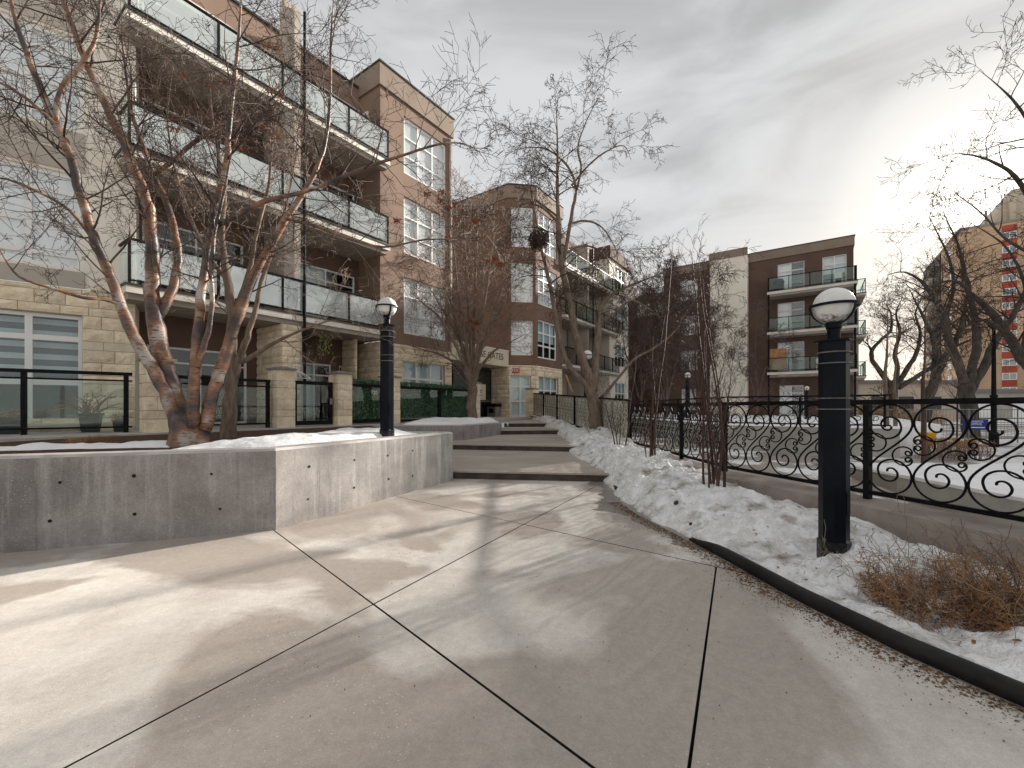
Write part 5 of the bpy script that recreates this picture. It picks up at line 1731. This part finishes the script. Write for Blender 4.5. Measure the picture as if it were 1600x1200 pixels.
# fan-shaped rowan in the second planter
d0 = 16.5
PR3 = dict(PF, segs=(8, 5, 4, 3), kids=(6, 4, 2), trop=(.06, .02, 0, 0), rmin=.0055, r0=.022, wob=(.08, .10, .12, .12))
stems = [[(738, 660, d0, .21), (737, 635, d0, .185), (738, 605, d0, .19)]]
for (x1, y1, x2, y2, x3, y3, dd) in ((722, 560, 690, 500, 640, 455, -.6), (725, 555, 705, 480, 680, 390, .5), (730, 550, 718, 470, 702, 330, -.3), (736, 545, 730, 450, 722, 300, .2),
                                     (740, 550, 742, 460, 748, 310, .7), (745, 555, 756, 480, 775, 350, -.5), (748, 560, 768, 500, 800, 410, .3), (750, 575, 770, 550, 820, 522, -.8),
                                     (722, 575, 690, 555, 640, 540, .6), (733, 560, 712, 520, 660, 430, 1.0), (743, 560, 762, 520, 790, 470, 1.0)):
    stems.append([(738, 612, d0, .10), ((738 + x1) / 2, (605 + y1) / 2 - 2, d0 + dd * .2, .085), (x1, y1, d0 + dd * .5, .066), (x2, y2, d0 + dd, .045), ((x2 + x3) / 2, (y2 + y3) / 2, d0 + dd * 1.3, .026), (x3, y3, d0 + dd * 1.5, .008)])
T3 = tree('rowan_tree', 'bare fan-shaped tree with orange berries in the planter beside the steps', px(738, 657, d0), stems, PR3, M['bark'], M['twig_pale'], 7, nb=2.6, bl=(.9, 2.2), sprout=(.22, 1), sides=8)
clusters(T3, [px(a, b, d0 + rr.uniform(-.6, .6)) for (a, b) in ((712, 318), (722, 330), (715, 345), (728, 352), (740, 345), (668, 303), (690, 300), (772, 405), (780, 412), (745, 505), (735, 500), (742, 455), (700, 372), (745, 345), (688, 315), (765, 408), (620, 345), (738, 512), (700, 325))], M['berry'], rr, n=40, s=.075, leaf=.042)

# tall weeping tree with the nest
d0 = 14.3
PW_ = dict(segs=(11, 7, 5, 3), kids=(8, 4, 2), wob=(.08, .10, .12, .12), trop=(-.055, -.06, -.06, -.04), ang=((30, 65), (30, 70), (30, 70)), ang0=(35, 80),
           len=((.28, .55), (.3, .6), (.35, .6)), rk=.62, rmin=.0052, r0=.026, sides=(5, 4, 3, 3))
stems = [
    [(931, 672, d0, .235), (928, 635, d0, .205), (922, 603, d0, .20), (913, 570, d0, .155), (901, 530, d0, .135), (893, 490, d0, .12), (885, 450, d0, .112), (879, 420, d0, .105), (874, 380, d0, .088), (872, 330, d0, .07), (871, 280, d0, .052), (871, 225, d0, .032), (869, 165, d0, .010)],
    [(921, 606, d0, .115), (900, 586, 14.2, .105), (884, 562, 14.1, .095), (873, 525, 14.0, .085), (866, 480, 14.0, .075), (856, 430, 14.0, .06), (846, 390, 14.0, .045), (838, 345, 14.0, .028), (832, 300, 14, .012)],
    [(928, 612, d0, .14), (931, 565, 14.4, .125), (934, 525, 14.5, .11), (936, 490, 14.6, .095), (946, 470, 14.7, .07), (966, 455, 14.8, .05), (1000, 440, 15, .034), (1040, 425, 15.2, .016)],
    [(879, 420, d0, .075), (886, 380, 14.5, .068), (894, 330, 14.6, .058), (900, 300, 14.7, .05), (893, 270, 14.8, .042), (876, 248, 14.9, .034), (850, 232, 15, .024), (815, 232, 15, .012), (785, 245, 15, .005)],
    [(900, 300, 14.7, .042), (908, 265, 14.5, .036), (903, 230, 14.4, .028), (916, 190, 14.3, .018), (937, 148, 14.3, .006)],
    [(893, 290, 14.7, .036), (920, 258, 14.2, .03), (950, 235, 14.0, .022), (975, 228, 13.9, .013), (986, 250, 13.8, .006)],
    [(874, 350, d0, .04), (848, 325, 14, .034), (820, 318, 13.8, .026), (795, 330, 13.7, .016), (780, 360, 13.6, .006)],
    [(940, 622, d0, .06), (965, 592, 14.1, .05), (990, 562, 14, .042), (1020, 545, 13.9, .036), (1052, 520, 13.8, .028), (1085, 470, 13.7, .02), (1130, 435, 13.6, .008)],
    [(936, 505, 14.6, .05), (960, 490, 14.4, .042), (985, 470, 14.2, .034), (1010, 480, 14, .024), (1035, 500, 13.9, .01)],
    [(890, 350, 14.6, .04), (915, 345, 14.9, .034), (940, 355, 15.1, .025), (960, 385, 15.2, .014), (968, 420, 15.2, .005)],
    [(880, 400, d0, .04), (905, 385, 14.6, .032), (935, 390, 14.8, .024), (958, 420, 14.9, .012), (965, 450, 14.9, .005)]]
T4 = tree('birch_tree', 'tall bare weeping tree with a bird nest growing by the sloping fence', px(930, 668, d0), stems, PW_, M['bark'], M['twig'], 9, nb=2.9, bl=(1.0, 2.4), sprout=(.33, 1), sides=10, bias=UP * .35)
nm_ = MB(); rr = random.Random(15)
c = px(842, 375, 14.05)
for _ in range(420):
    a = Vector((rr.gauss(0, 1), rr.gauss(0, 1), rr.gauss(0, .9))).normalized()
    p = c + Vector((a.x * .34, a.y * .34, a.z * .36)) * rr.uniform(.3, 1.0)
    d = rnd_perp(a, rr) * rr.uniform(.10, .26)
    nm_.tube([p - d, p + a * .03, p + d], [.006, .009, .005], 3, cap=False)
o = nm_.build('bird_nest', M['nest'], origin=c)
tag(o, 'dark round bird nest of twigs high in the tall weeping tree', 'nest')

# upright red-brown shrubs in the snow
def shrub(name, label, x, y, z, hts, spread, seed, r0, bark, kids=4, group=None, lean=.05, P=None):
    rr = random.Random(seed)
    root = empty(name, (x, y, z), label, 'shrub', group)
    tr, cw = MB(), MB()
    P = P or dict(segs=(7, 4, 3), kids=(kids, 2), wob=(.06, .12, .2), trop=(.10, .06, 0), ang=((25, 50), (25, 60)), ang0=(20, 45), len=((.2, .4), (.3, .5)), rk=.5, rmin=.002, r0=.006, sides=(4, 3, 3))
    for h in hts:
        a = rr.uniform(0, 6.28); s_ = rr.uniform(0, spread)
        p = Vector((x + math.cos(a) * s_, y + math.sin(a) * s_, z - .1))
        d = (UP + Vector((math.cos(a), math.sin(a), 0)) * rr.uniform(.2, 1) * lean * 2).normalized()
        pts, rad = [p.copy()], [r0 * (h / max(hts)) ** .5]
        n = 14
        for i in range(n):
            d = (d + rnd_perp(d, rr) * .05 + UP * .05).normalized()
            p = p + d * h / n
            pts.append(p.copy()); rad.append(max(.003, rad[0] * (1 - .85 * (i + 1) / n)))
            if i > 1 and rr.random() < .9:
                for _ in range(rr.randint(1, 3)):
                    an = math.radians(rr.uniform(22, 50))
                    grow(cw, p, d * math.cos(an) + rnd_perp(d, rr) * math.sin(an), rr.uniform(.12, .26) * h * (1 - .5 * i / n), rad[-1] * .45, 0, P, rr)
        tr.tube(pts, rad, 6, cap=False)
    tr.build('stem', bark, root, smooth=True)
    cw.build('twigs', bark, root)
    return root
shrub('shrub', 'bare red-brown shrub with tall upright stems nearest the big lamp post', 2.88, 6.15, .42, (3.5, 3.4, 3.0, 2.6, 2.3, 2.0, 1.7, 1.4, 1.2, 1.0), .20, 21, .021, M['redbark'], lean=.05)
shrub('shrub', 'bare red-brown shrub with one tall whip, middle of the snow bank', 2.83, 8.75, .45, (4.5, 3.2, 2.6, 2.0, 1.3), .12, 22, .026, M['redbark'], lean=.025)
shrub('shrub', 'thin bare shrub in the snow nearest the trunk of the nest tree', 2.75, 11.0, .5, (2.6, 2.0, 1.6, 1.2), .14, 23, .02, M['redbark'], lean=.08)
shrub('shrub', 'small twiggy shrub at the foot of the nest tree', 2.6, 13.2, .6, (1.0, .9, .7, .6, .5), .2, 24, .01, M['twig_pale'], lean=.25)

# rusty dry shrubs near the camera
def dry_bush(label, x, y, z, n, rx, h, seed):
    rr = random.Random(seed)
    parts_ = [MB(), MB(), MB()]
    P = dict(segs=(5, 4, 3), kids=(6, 3), wob=(.22, .28, .3), trop=(.02, .0, -.02), ang=((25, 65), (30, 75)), len=((.3, .6), (.35, .6)), rk=.66, rmin=.0017, sides=(4, 3, 3))
    for k in range(n):
        a = rr.uniform(0, 6.28); q = rr.uniform(0, 1) ** .6
        p = Vector((x + math.cos(a) * rx * q * .7, y + math.sin(a) * rx * q * .7, z - .05))
        d = Vector((math.cos(a) * (.3 + q), math.sin(a) * (.3 + q), rr.uniform(.05, .95))).normalized()
        grow(rr.choice(parts_), p, d, rr.uniform(.12, .36) * h, rr.uniform(.003, .0055), 0, P, rr)
    root = empty('dry_shrub', (x, y, z), label, 'shrub', 'dry shrubs')
    for m_, nm, mt in zip(parts_, ('rusty_stems', 'pale_stems', 'dark_stems'), ('rust', 'rust', 'redbark') if seed == 31 else ('rust', 'straw', 'redbark')):
        m_.build(nm, M[mt], root)
    lv = MB()
    for k in range(900):
        a = rr.uniform(0, 6.28); q = rr.uniform(0, 1) ** .5 * rx
        c = Vector((x + math.cos(a) * q, y + math.sin(a) * q, z + rr.uniform(-.05, .07)))
        e = Vector((rr.gauss(0, 1), rr.gauss(0, 1), rr.gauss(0, .4))).normalized() * rr.uniform(.006, .016); f_ = e.orthogonal().normalized() * .006
        lv.add([c - e, c - f_, c + e, c + f_], [(0, 1, 2, 3)])
    lv.build('withered_leaves', M['leaf'], root)['kind'] = 'stuff'
    w = MB()
    for k in range(22):
        a = rr.uniform(0, 6.28)
        p = Vector((x + math.cos(a) * rx * .5, y + math.sin(a) * rx * .5, z))
        d = Vector((math.cos(a) * .8, math.sin(a) * .8, rr.uniform(.4, 1.3))).normalized()
        grow(w, p, d, rr.uniform(.3, .55), .003, 0, dict(P, kids=(4, 2)), rr)
    w.build('whips', M['twig_pale'], root)
dry_bush('low rusty dry shrub melting out of the snow right of the lamp post', 2.98, 3.02, .14, 150, .40, .9, 31)
dry_bush('rusty dry shrub with pale whips at the right edge of the snow bank', 3.45, 2.78, .16, 160, .44, 1.15, 32)
rr = random.Random(5)
gc = MB()
c = px(142, 688, 6.7)
for k in range(260):
    a = rr.uniform(0, 6.28); q = rr.uniform(0, .3)
    p = Vector((c.x + math.cos(a) * q * 1.2, c.y + math.sin(a) * q * .5, .92))
    d = Vector((math.cos(a) * .35, math.sin(a) * .35, 1)).normalized()
    L_ = rr.uniform(.08, .2)
    gc.tube([p, p + d * L_ * .5, p + d * L_ + Vector((math.cos(a), math.sin(a), -.4)) * .04], [.003, .0025, .001], 3, cap=False)
tag(gc.build('ornamental_grass', M['straw'], origin=(c.x, c.y, .93)), 'clump of dry straw-coloured grass in the planter below the glass railing', 'grass clump')

# ------------------------------------------------------------------ elms and street trees on the right
PE = dict(segs=(9, 6, 5, 3), kids=(6, 4, 2), wob=(.14, .15, .17, .18), trop=(.03, .02, .0, 0), ang=((30, 65), (30, 70), (30, 70)), ang0=(35, 75),
          len=((.3, .55), (.3, .6), (.35, .6)), rk=.6, rmin=.006, r0=.05, sides=(5, 4, 3, 3))
d0 = 22
tree('elm_tree', 'dark bare elm forking low in front of the brick tower', px(1514, 683, d0),
     [[(1514, 690, d0, .46), (1513, 640, d0, .42), (1511, 600, d0, .42)],
      [(1509, 606, d0, .26), (1496, 565, d0, .25), (1482, 530, 22, .22), (1476, 500, 22.2, .19), (1462, 470, 22.5, .15), (1440, 440, 23, .10), (1412, 425, 23, .05), (1385, 430, 23, .015)],
      [(1512, 605, d0, .25), (1522, 565, 22, .24), (1527, 525, 22, .21), (1520, 480, 21.8, .17), (1508, 430, 21.5, .12), (1498, 385, 21, .07), (1480, 345, 21, .03), (1470, 320, 21, .01)],
      [(1516, 608, d0, .25), (1537, 575, 22, .23), (1552, 540, 22, .2), (1575, 505, 22, .16), (1595, 470, 22, .12), (1612, 420, 22, .06), (1625, 370, 22, .02)],
      [(1476, 500, 22.2, .12), (1490, 450, 22.6, .10), (1483, 405, 23, .07), (1465, 365, 23, .04), (1450, 335, 23, .012)]],
     PE, M['darkbark'], M['twig'], 51, nb=1.8, bl=(1.2, 3.0), sprout=(.25, 1), sides=10, rbr=.5, thick=.8)
d0 = 17
PE2 = dict(PE, r0=.04, rmin=.005, trop=(.0, -.02, -.02, 0))
tree('elm_tree', 'large bare elm at the right edge, its limbs sweeping across the tower and sky', px(1690, 696, d0),
     [[(1690, 700, d0, .5), (1682, 650, d0, .45), (1665, 610, d0, .42)],
      [(1668, 615, d0, .3), (1625, 585, d0, .28), (1598, 560, 17, .25), (1572, 520, 16.8, .21), (1548, 487, 16.6, .16), (1520, 462, 16.4, .11), (1495, 440, 16.2, .07), (1460, 445, 16, .04), (1425, 470, 16, .012)],
      [(1680, 630, d0, .3), (1670, 560, 16, .26), (1665, 480, 15, .22), (1650, 400, 14.5, .17), (1620, 330, 14, .12), (1585, 275, 13.5, .08), (1545, 250, 13.3, .05), (1500, 240, 13.2, .02), (1470, 245, 13.2, .006)],
      [(1652, 405, 14.5, .14), (1640, 300, 14, .11), (1620, 220, 13.5, .08), (1590, 165, 13.2, .05), (1555, 130, 13, .02), (1530, 110, 13, .006)],
      [(1598, 560, 17, .14), (1605, 500, 17, .11), (1600, 440, 17, .08), (1575, 390, 17, .055), (1545, 365, 17, .035), (1510, 345, 17, .012)],
      [(1572, 520, 16.8, .10), (1540, 500, 16.5, .08), (1505, 510, 16.3, .05), (1470, 500, 16.2, .03), (1440, 480, 16.2, .01)],
      [(1655, 430, 14.6, .10), (1615, 400, 14.2, .08), (1570, 372, 14, .05), (1530, 330, 14, .03), (1490, 300, 14, .01)]],
     PE2, M['darkbark'], M['twig'], 52, nb=1.9, bl=(1.0, 2.6), sprout=(.2, 1), sides=10, rbr=.5, thick=.72)
d0 = 36
PE3 = dict(PE, rmin=.009, r0=.06)
tree('elm_tree', 'twisted dark bare tree beyond the courtyard, just right of the far wing', px(1388, 664, d0),
     [[(1390, 668, d0, .55), (1392, 630, d0, .5), (1395, 600, d0, .46)],
      [(1393, 606, d0, .28), (1375, 580, d0, .26), (1362, 562, d0, .22), (1364, 545, d0, .2), (1378, 530, d0, .17), (1392, 515, d0, .14), (1392, 490, d0, .08), (1380, 470, d0, .02)],
      [(1396, 606, d0, .28), (1402, 575, d0, .24), (1398, 550, d0, .2), (1406, 520, d0, .15), (1400, 490, d0, .08), (1410, 465, d0, .02)],
      [(1398, 606, d0, .28), (1418, 575, d0, .25), (1432, 550, d0, .2), (1438, 520, d0, .14), (1430, 490, d0, .08), (1440, 465, d0, .02)],
      [(1404, 606, d0, .26), (1430, 590, d0, .24), (1460, 570, d0, .2), (1485, 545, d0, .14), (1500, 510, d0, .06), (1510, 490, d0, .02)]],
     PE3, M['darkbark'], M['twig'], 53, nb=1.9, bl=(1.5, 3.4), sprout=(.25, 1), sides=8, rbr=.5, thick=.75)
d0 = 30
tree('elm_tree', 'slanting dark bare tree between the twisted tree and the low-forking elm', px(1448, 672, d0),
     [[(1445, 674, d0, .36), (1450, 635, d0, .32), (1458, 600, d0, .28), (1470, 570, d0, .24), (1485, 545, d0, .2), (1500, 515, d0, .15), (1508, 480, d0, .09), (1512, 450, d0, .03)],
      [(1458, 600, d0, .2), (1462, 565, d0, .18), (1458, 530, d0, .14), (1445, 500, d0, .1), (1430, 470, d0, .05), (1420, 450, d0, .015)]],
     PE3, M['darkbark'], M['twig'], 54, nb=1.7, bl=(1.4, 3.2), sprout=(.3, 1), sides=8, rbr=.5)
# young trees in the snowy bed
PY = dict(PF, kids=(5, 3, 2), trop=(.08, .05, 0, 0), rmin=.003, r0=.012, ang0=(25, 50))
for (x, yb, yt, dd, r_, sd, lb) in ((1384, 706, 470, 14.5, .07, 61, 'pale young tree trunk rising from the snowy bed, the left one of the pair'), (1398, 703, 500, 14.6, .055, 62, 'slimmer pale young trunk in the snowy bed, the right one of the pair'),
                                    (1443, 727, 480, 11.6, .055, 63, 'slender reddish young tree beside the yellow box'), (1495, 690, 560, 13.5, .022, 64, 'thin stake-like sapling left of the blue sign')):
    tree('young_tree', lb, px(x, yb, dd), [[(x, yb + 6, dd, r_ * 1.1), (x + 1, yb - 60, dd, r_), (x - 1, (yb + yt) / 2, dd, r_ * .75), (x + 2, (yb + yt * 2) / 3, dd, r_ * .45), (x + 3, yt, dd, r_ * .1)]],
         PY, M['bark'] if sd < 63 else M['redbark'], M['twig_pale'], sd, nb=3.2, bl=(.4, 1.1), sprout=(.30, 1), sides=8, group='young trees in the snowy bed')
# dense twiggy birches in front of the far wing
PB = dict(segs=(8, 6, 5, 3), kids=(9, 6, 3), wob=(.10, .15, .2, .2), trop=(.03, -.03, -.06, -.05), ang=((25, 55), (30, 65), (30, 70)), ang0=(25, 60),
          len=((.3, .6), (.35, .65), (.4, .6)), rk=.6, rmin=.008, r0=.04, sides=(4, 3, 3, 3))
for (x, yb, yt, dd, sd, lb) in ((1000, 652, 440, 31, 71, 'dense purple-brown twiggy tree nearest the rear balconies'), (1040, 654, 420, 28, 72, 'dense purple-brown twiggy tree in front of the recessed far wall'),
                                (1088, 655, 470, 30, 73, 'dense twiggy tree just left of the pale stair shaft'), (1182, 655, 500, 29, 74, 'thin twiggy tree just right of the pale stair shaft')):
    k = .12 if sd < 74 else .07
    tree('twiggy_tree', lb, px(x, yb, dd), [[(x, yb + 3, dd, k), (x + 2, yb - 50, dd, k * .8), (x - 2, (yb + yt) / 2, dd, k * .5), (x, yt, dd, k * .1)],
                                           [(x + 2, yb - 30, dd, k * .6), (x + 14, yb - 80, dd, k * .5), (x + 22, (yb + yt) / 2, dd, k * .3), (x + 28, yt + 40, dd, k * .08)],
                                           [(x - 2, yb - 30, dd, k * .6), (x - 14, yb - 80, dd, k * .5), (x - 24, (yb + yt) / 2, dd, k * .3), (x - 30, yt + 40, dd, k * .08)]],
         PB, M['purple'], M['purple'], sd, nb=2.4 if sd < 74 else 1.0, bl=(1.0, 2.4), sprout=(.12, 1), sides=6, rbr=.6)
# brush beyond the courtyard, too fine to pick apart
br = MB(); rr = random.Random(8)
for k in range(1500):
    x = rr.uniform(24, 36); y = 38 + rr.uniform(-3, 3)
    p = Vector((x, y, 0)); d = Vector((rr.gauss(0, .35), rr.gauss(0, .3), 1)).normalized()
    L_ = rr.uniform(1.0, 3.0) * (1.0 - .5 * abs(x - 29) / 7)
    pts = [p]
    for i in range(4):
        d = (d + rnd_perp(d, rr) * .2).normalized(); p = p + d * L_ / 4; pts.append(p)
    br.tube(pts, [.02, .016, .013, .010, .006], 3, cap=False)
tag(br.build('brush', M['rust'], origin=(30, 38, 0)), 'rust-coloured brush massed beyond the far wing', 'brush', kind='stuff')

# ------------------------------------------------------------------ small things
def pot(p, r, h, label, plant=True, seed=1, ph=.5):
    root = empty('flower_pot', p, label, 'flower pot', 'patio flower pots')
    m = MB(); m.lathe([(r * .72, 0), (r * .95, h * .86), (r * 1.06, h * .87), (r * 1.06, h), (r * .95, h), (r * .93, h * .9), (.01, h * .9)], 4, c=p, rot=math.pi / 4 + FB.ang)
    m.build('pot', M['pot'], root)
    if plant:
        rr = random.Random(seed); m = MB()
        for k in range(34):
            a = rr.uniform(0, 6.28); q = Vector(p) + Vector((math.cos(a) * r * .3, math.sin(a) * r * .3, h * .85))
            d = Vector((math.cos(a) * .4, math.sin(a) * .4, 1)).normalized(); pts = [q.copy()]
            for i in range(7):
                d = (d + rnd_perp(d, rr) * .35 - UP * .05 * i).normalized(); q = q + d * ph / 8; pts.append(q.copy())
            m.tube(pts, [.009, .008, .012, .007, .010, .006, .007, .004], 3, cap=False)
        m.build('dead_plant', M['rust'] if seed == 1 else M['straw'], root)
pot(FRL.p(5.25, .96, -.55), .26, .42, 'larger square dark pot with a tall dead plant behind the glass railing', seed=1, ph=.75)
pot(FRL.p(5.72, .96, -.42), .15, .28, 'smallest square dark pot next to the stone pillar', plant=True, seed=2, ph=.25)
pot(FRL.p(4.05, .96, -.6), .22, .34, 'square dark pot with dead flowers at the left edge of the photo', seed=3, ph=.3)
# white wire dome above the gate
wd = empty('wire_dome', FP.p(6.95, .96, -.9), 'white wire dome on a post showing above the first glass gate', 'garden dome')
c = FP.p(6.95, 0, -.9)
m = MB(); m.tube([Vector((c.x, c.y, .96)), Vector((c.x, c.y, 2.62))], .02, 6)
m.build('post', M['white'], wd)
m = MB(); m.tube([Vector((c.x, c.y, 2.62)), Vector((c.x, c.y, 2.86))], [.016, .003], 6); m.build('finial', M['white'], wd)
for k in range(16):
    a = 2 * math.pi * k / 16
    m = MB(); m.tube([Vector((c.x + math.cos(a) * .42 * f, c.y + math.sin(a) * .42 * f, 2.64 - .26 * f ** 1.4)) for f in (.03, .25, .5, .75, 1)], .009, 4)
    m.build('rib', M['white'], wd)
m = MB(); m.tube([Vector((c.x + math.cos(a) * .42, c.y + math.sin(a) * .42, 2.38)) for a in [2 * math.pi * k / 24 for k in range(25)]], .009, 4); m.build('hoop', M['white'], wd)
# hanging vine by the patio column
hv = empty('hanging_vine', FA.p(4.75, 3.95, 1.2), 'yellow-green vine hanging from the balcony beside the downpipe', 'plant')
m = MB(); rr = random.Random(2)
for k in range(4):
    q = FA.p(4.7 + .1 * k, 4.03, 1.3 - .05 * k); pts = [q.copy()]
    for i in range(6): q = q + Vector((rr.gauss(0, .05), rr.gauss(0, .05), -.16)); pts.append(q.copy())
    m.tube(pts, .006, 3)
m.build('stems', M['twig_pale'], hv)
m = MB(); leaf_cloud(m, FA, 4.6, 5.1, 3.25, 4.0, 1.1, 1.4, 150, .02, .045, rr); m.build('leaves', M['vine'], hv)['kind'] = 'stuff'
# litter bin by the entrance
lb_ = empty('litter_bin', FE.p(8.85, .97, .5), 'grey litter bin standing against the stone wall by the lobby', 'litter bin')
m = MB(); FE.box(m, 8.55, 9.15, .98, 1.55, .25, .75); m.build('body', M['steel'], lb_)
m = MB(); FE.box(m, 8.50, 9.20, 1.552, 1.74, .2, .8); m.build('hood', M['black'], lb_)
m = MB(); FE.box(m, 8.68, 9.02, 1.20, 1.45, .751, .765); m.build('panel', M['black'], lb_)
# leaning board at the rear patio
m = MB()
a_, b_ = px(891, 570, 27.5), px(897, 612, 27.5)
m.tube([px(884, 585, 27.2), px(894, 612, 27.0)], .07, 4)
tag(m.build('leaning_board', M['wood'], origin=px(894, 612, 27.0)), 'pale board leaning under the rear balconies beside the stone bay', 'board')
# plywood screens on a far balcony
for (z0_, z1_, lb) in ((5.45, 6.15, 'upper orange plywood sheet screening the lowest far balcony'), (4.5, 5.4, 'lower orange plywood sheet behind the glass of the lowest far balcony')):
    m = MB(); FDb.box(m, .12, 1.25, z0_, z1_, 1.30, 1.36)
    tag(m.build('plywood_screen', M['wood'], origin=FDb.p(.7, z0_, 1.3)), lb, 'screen', 'plywood balcony screens')
# blue arrow sign on the far snow
bs = empty('arrow_sign', px(1518, 690, 16.5), 'small blue arrow sign with white lettering standing beyond the scroll fence', 'sign')
FS = Face(px(1505, 0, 16.5), V2(.95, -.31))
m = MB(); FS.box(m, 0, .74, .66, 1.06, -.012, .012); m.build('sign_board', M['sign_blue'], bs)
for u in (.06, .68):
    m = MB(); FS.box(m, u - .012, u + .012, -.06, .66, -.01, .01); m.build('stake', M['steel'], bs)
text_obj('lettering', 'LEASING', .115, FS.p(.37, .97, .014), FS.d, FS.n, M['sign_white'], bs, extrude=.001)
text_obj('lettering', 'OFFICE', .115, FS.p(.37, .87, .014), FS.d, FS.n, M['sign_white'], bs, extrude=.001)
m = MB()
m.add([FS.p(.10, .745, .014), FS.p(.20, .70, .014), FS.p(.20, .73, .014), FS.p(.64, .73, .014), FS.p(.64, .76, .014), FS.p(.20, .76, .014), FS.p(.20, .79, .014)], [(0, 1, 2, 3, 4, 5, 6)])
m.build('arrow', M['sign_white'], bs)
# yellow box on a post
yb = empty('grit_box', px(1450, 700, 13.2), 'small bright yellow box beyond the fence beside the slender reddish tree', 'grit box')
q = px(1450, 0, 13.2)
m = MB(); m.box(q.x - .13, q.x + .13, q.y - .12, q.y + .12, .35, .68); m.build('box', M['yellow'], yb)
m = MB(); m.box(q.x - .15, q.x + .15, q.y - .14, q.y + .14, .682, .74); m.build('lid', M['yellow'], yb)
m = MB(); m.box(q.x - .03, q.x + .03, q.y - .03, q.y + .03, -.06, .349); m.build('stand', M['steel'], yb)
# dry hydrangea with orange heads
hy = empty('hydrangea', px(1485, 715, 12.8), 'dry hydrangea clump with orange flower heads in the snowy bed', 'shrub')
m, h_ = MB(), MB(); rr = random.Random(44)
q = px(1485, 0, 12.8)
for k in range(170):
    p = Vector((q.x + rr.uniform(-.75, .95), q.y + rr.uniform(-.4, .4), -.03)); t_ = p + Vector((rr.gauss(0, .1), rr.gauss(0, .1), rr.uniform(.3, .62)))
    m.tube([p, (p + t_) / 2 + Vector((rr.gauss(0, .02), 0, 0)), t_], [.006, .005, .004], 3, cap=False)
    for _ in range(14):
        c = t_ + Vector((rr.gauss(0, .045), rr.gauss(0, .045), rr.gauss(0, .03)))
        a = Vector((rr.gauss(0, 1), rr.gauss(0, 1), rr.gauss(0, 1))).normalized() * .022; b = a.orthogonal().normalized() * .02
        h_.add([c - a, c - b, c + a, c + b], [(0, 1, 2, 3)])
m.build('stems', M['twig_pale'], hy); h_.build('flower_heads', M['straw'], hy)
# mesh site fence along the street
cf = empty('mesh_fence', (26, 19.5, 0), 'pale galvanised mesh fence along the street behind the elms', 'fence')
for k in range(14):
    x = 16.5 + k * 2.0
    m = MB(); m.tube([Vector((x, 19.6 - .08 * (x - 16), -.06)), Vector((x, 19.6 - .08 * (x - 16), 1.45))], .028, 6); m.build('post', M['steel'], cf)
for z in (.12, .75, 1.42):
    m = MB(); m.tube([Vector((16.5, 19.56, z)), Vector((42.5, 17.48, z))], .02, 5); m.build('rail', M['steel'], cf)
m = MB()
k = 16.5
while k < 42.4:
    m.tube([Vector((k, 19.6 - .08 * (k - 16), .12)), Vector((k, 19.6 - .08 * (k - 16), 1.42))], .006, 3, cap=False); k += .14
o = m.build('wires', M['steel'], cf); o['kind'] = 'stuff'
# snow pile by the street
def pile(x, y):
    return -.2 + 1.15 * math.exp(-(((x - 19.5) / 2.6) ** 2 + ((y - 13.5) / 1.3) ** 2)) + .12 * fbm(x, y, 1.4)
mound('snow', 'grubby snow pile ploughed up beside the driveway entrance', 14.5, 26, 11, 16.5, 50, 40, pile, M['snow'])
# dark clods lying on the snow bank
def clod(u, v, s_, label, seed):
    rr = random.Random(seed); p = Vector(snowbank(u, v)); m = MB(); pr = []
    vs = []
    for j in range(5):
        f = -1 + j / 2
        for k in range(8):
            a = 6.283 * k / 8; r_ = math.sqrt(max(.02, 1 - f * f)) * s_ * rr.uniform(.8, 1.15)
            vs.append((p.x + r_ * .5 * math.cos(a) + .3 * s_ * f, p.y + r_ * .9 * math.sin(a), p.z + f * s_ * .55 + s_ * .25))
    m.add(vs, [(j * 8 + k, j * 8 + (k + 1) % 8, (j + 1) * 8 + (k + 1) % 8, (j + 1) * 8 + k) for j in range(4) for k in range(8)] + [tuple(range(7, -1, -1)), tuple(range(32, 40))])
    tag(m.build('ice_clod', M['soil'], origin=p, smooth=True), label, 'clod')
clod(.20, .375, .055, 'larger dark clod half sunk in the snow bank below the tall shrub', 1)
clod(.10, .345, .035, 'smaller dark clod at the inner edge of the snow bank', 2)

# patio chairs and a covered grill on the balconies
def chair(fc, u, w, z, label, m_='white'):
    root = empty('patio_chair', fc.p(u, z, w), label, 'chair', 'balcony chairs')
    def bx_(nm, *a):
        m = MB(); fc.box(m, *a); m.build(nm, M[m_], root)
    bx_('seat', u - .25, u + .25, z + .40, z + .45, w - .25, w + .25)
    bx_('backrest', u - .25, u + .25, z + .46, z + .95, w - .25, w - .20)
    for a in (-.22, .22):
        for b in (-.22, .22):
            bx_('leg', u + a - .02, u + a + .02, z, z + .399, w + b - .02, w + b + .02)
    for a in (-.26, .23):
        bx_('armrest', u + a, u + a + .03, z + .62, z + .65, w - .2, w + .22)
zf = SLABZ[2] - .1 + .41
chair(FDb, 4.5, .8, zf, 'pale patio chair on the top far balcony')
chair(FDb, 3.4, .7, SLABZ[0] - .1 + .41, 'pale patio chair on the lowest far balcony')
gc_ = empty('covered_grill', FDb.p(.7, zf, .9), 'covered grill at the left end of the top far balcony', 'grill')
m = MB(); m.lathe([(.34, 0), (.36, .5), (.40, .75), (.30, .98), (.10, 1.05)], 10, c=FDb.p(.7, zf, .9)); m.build('cover', M['pot'], gc_)
chair(FA, 5.2, .8, SLABZ[1] + .35, 'dark patio chair on the middle near balcony', 'black')
chair(FA, 1.6, .8, SLABZ[0] + .35, 'dark patio chair on the lowest near balcony behind the copper-barked tree', 'black')
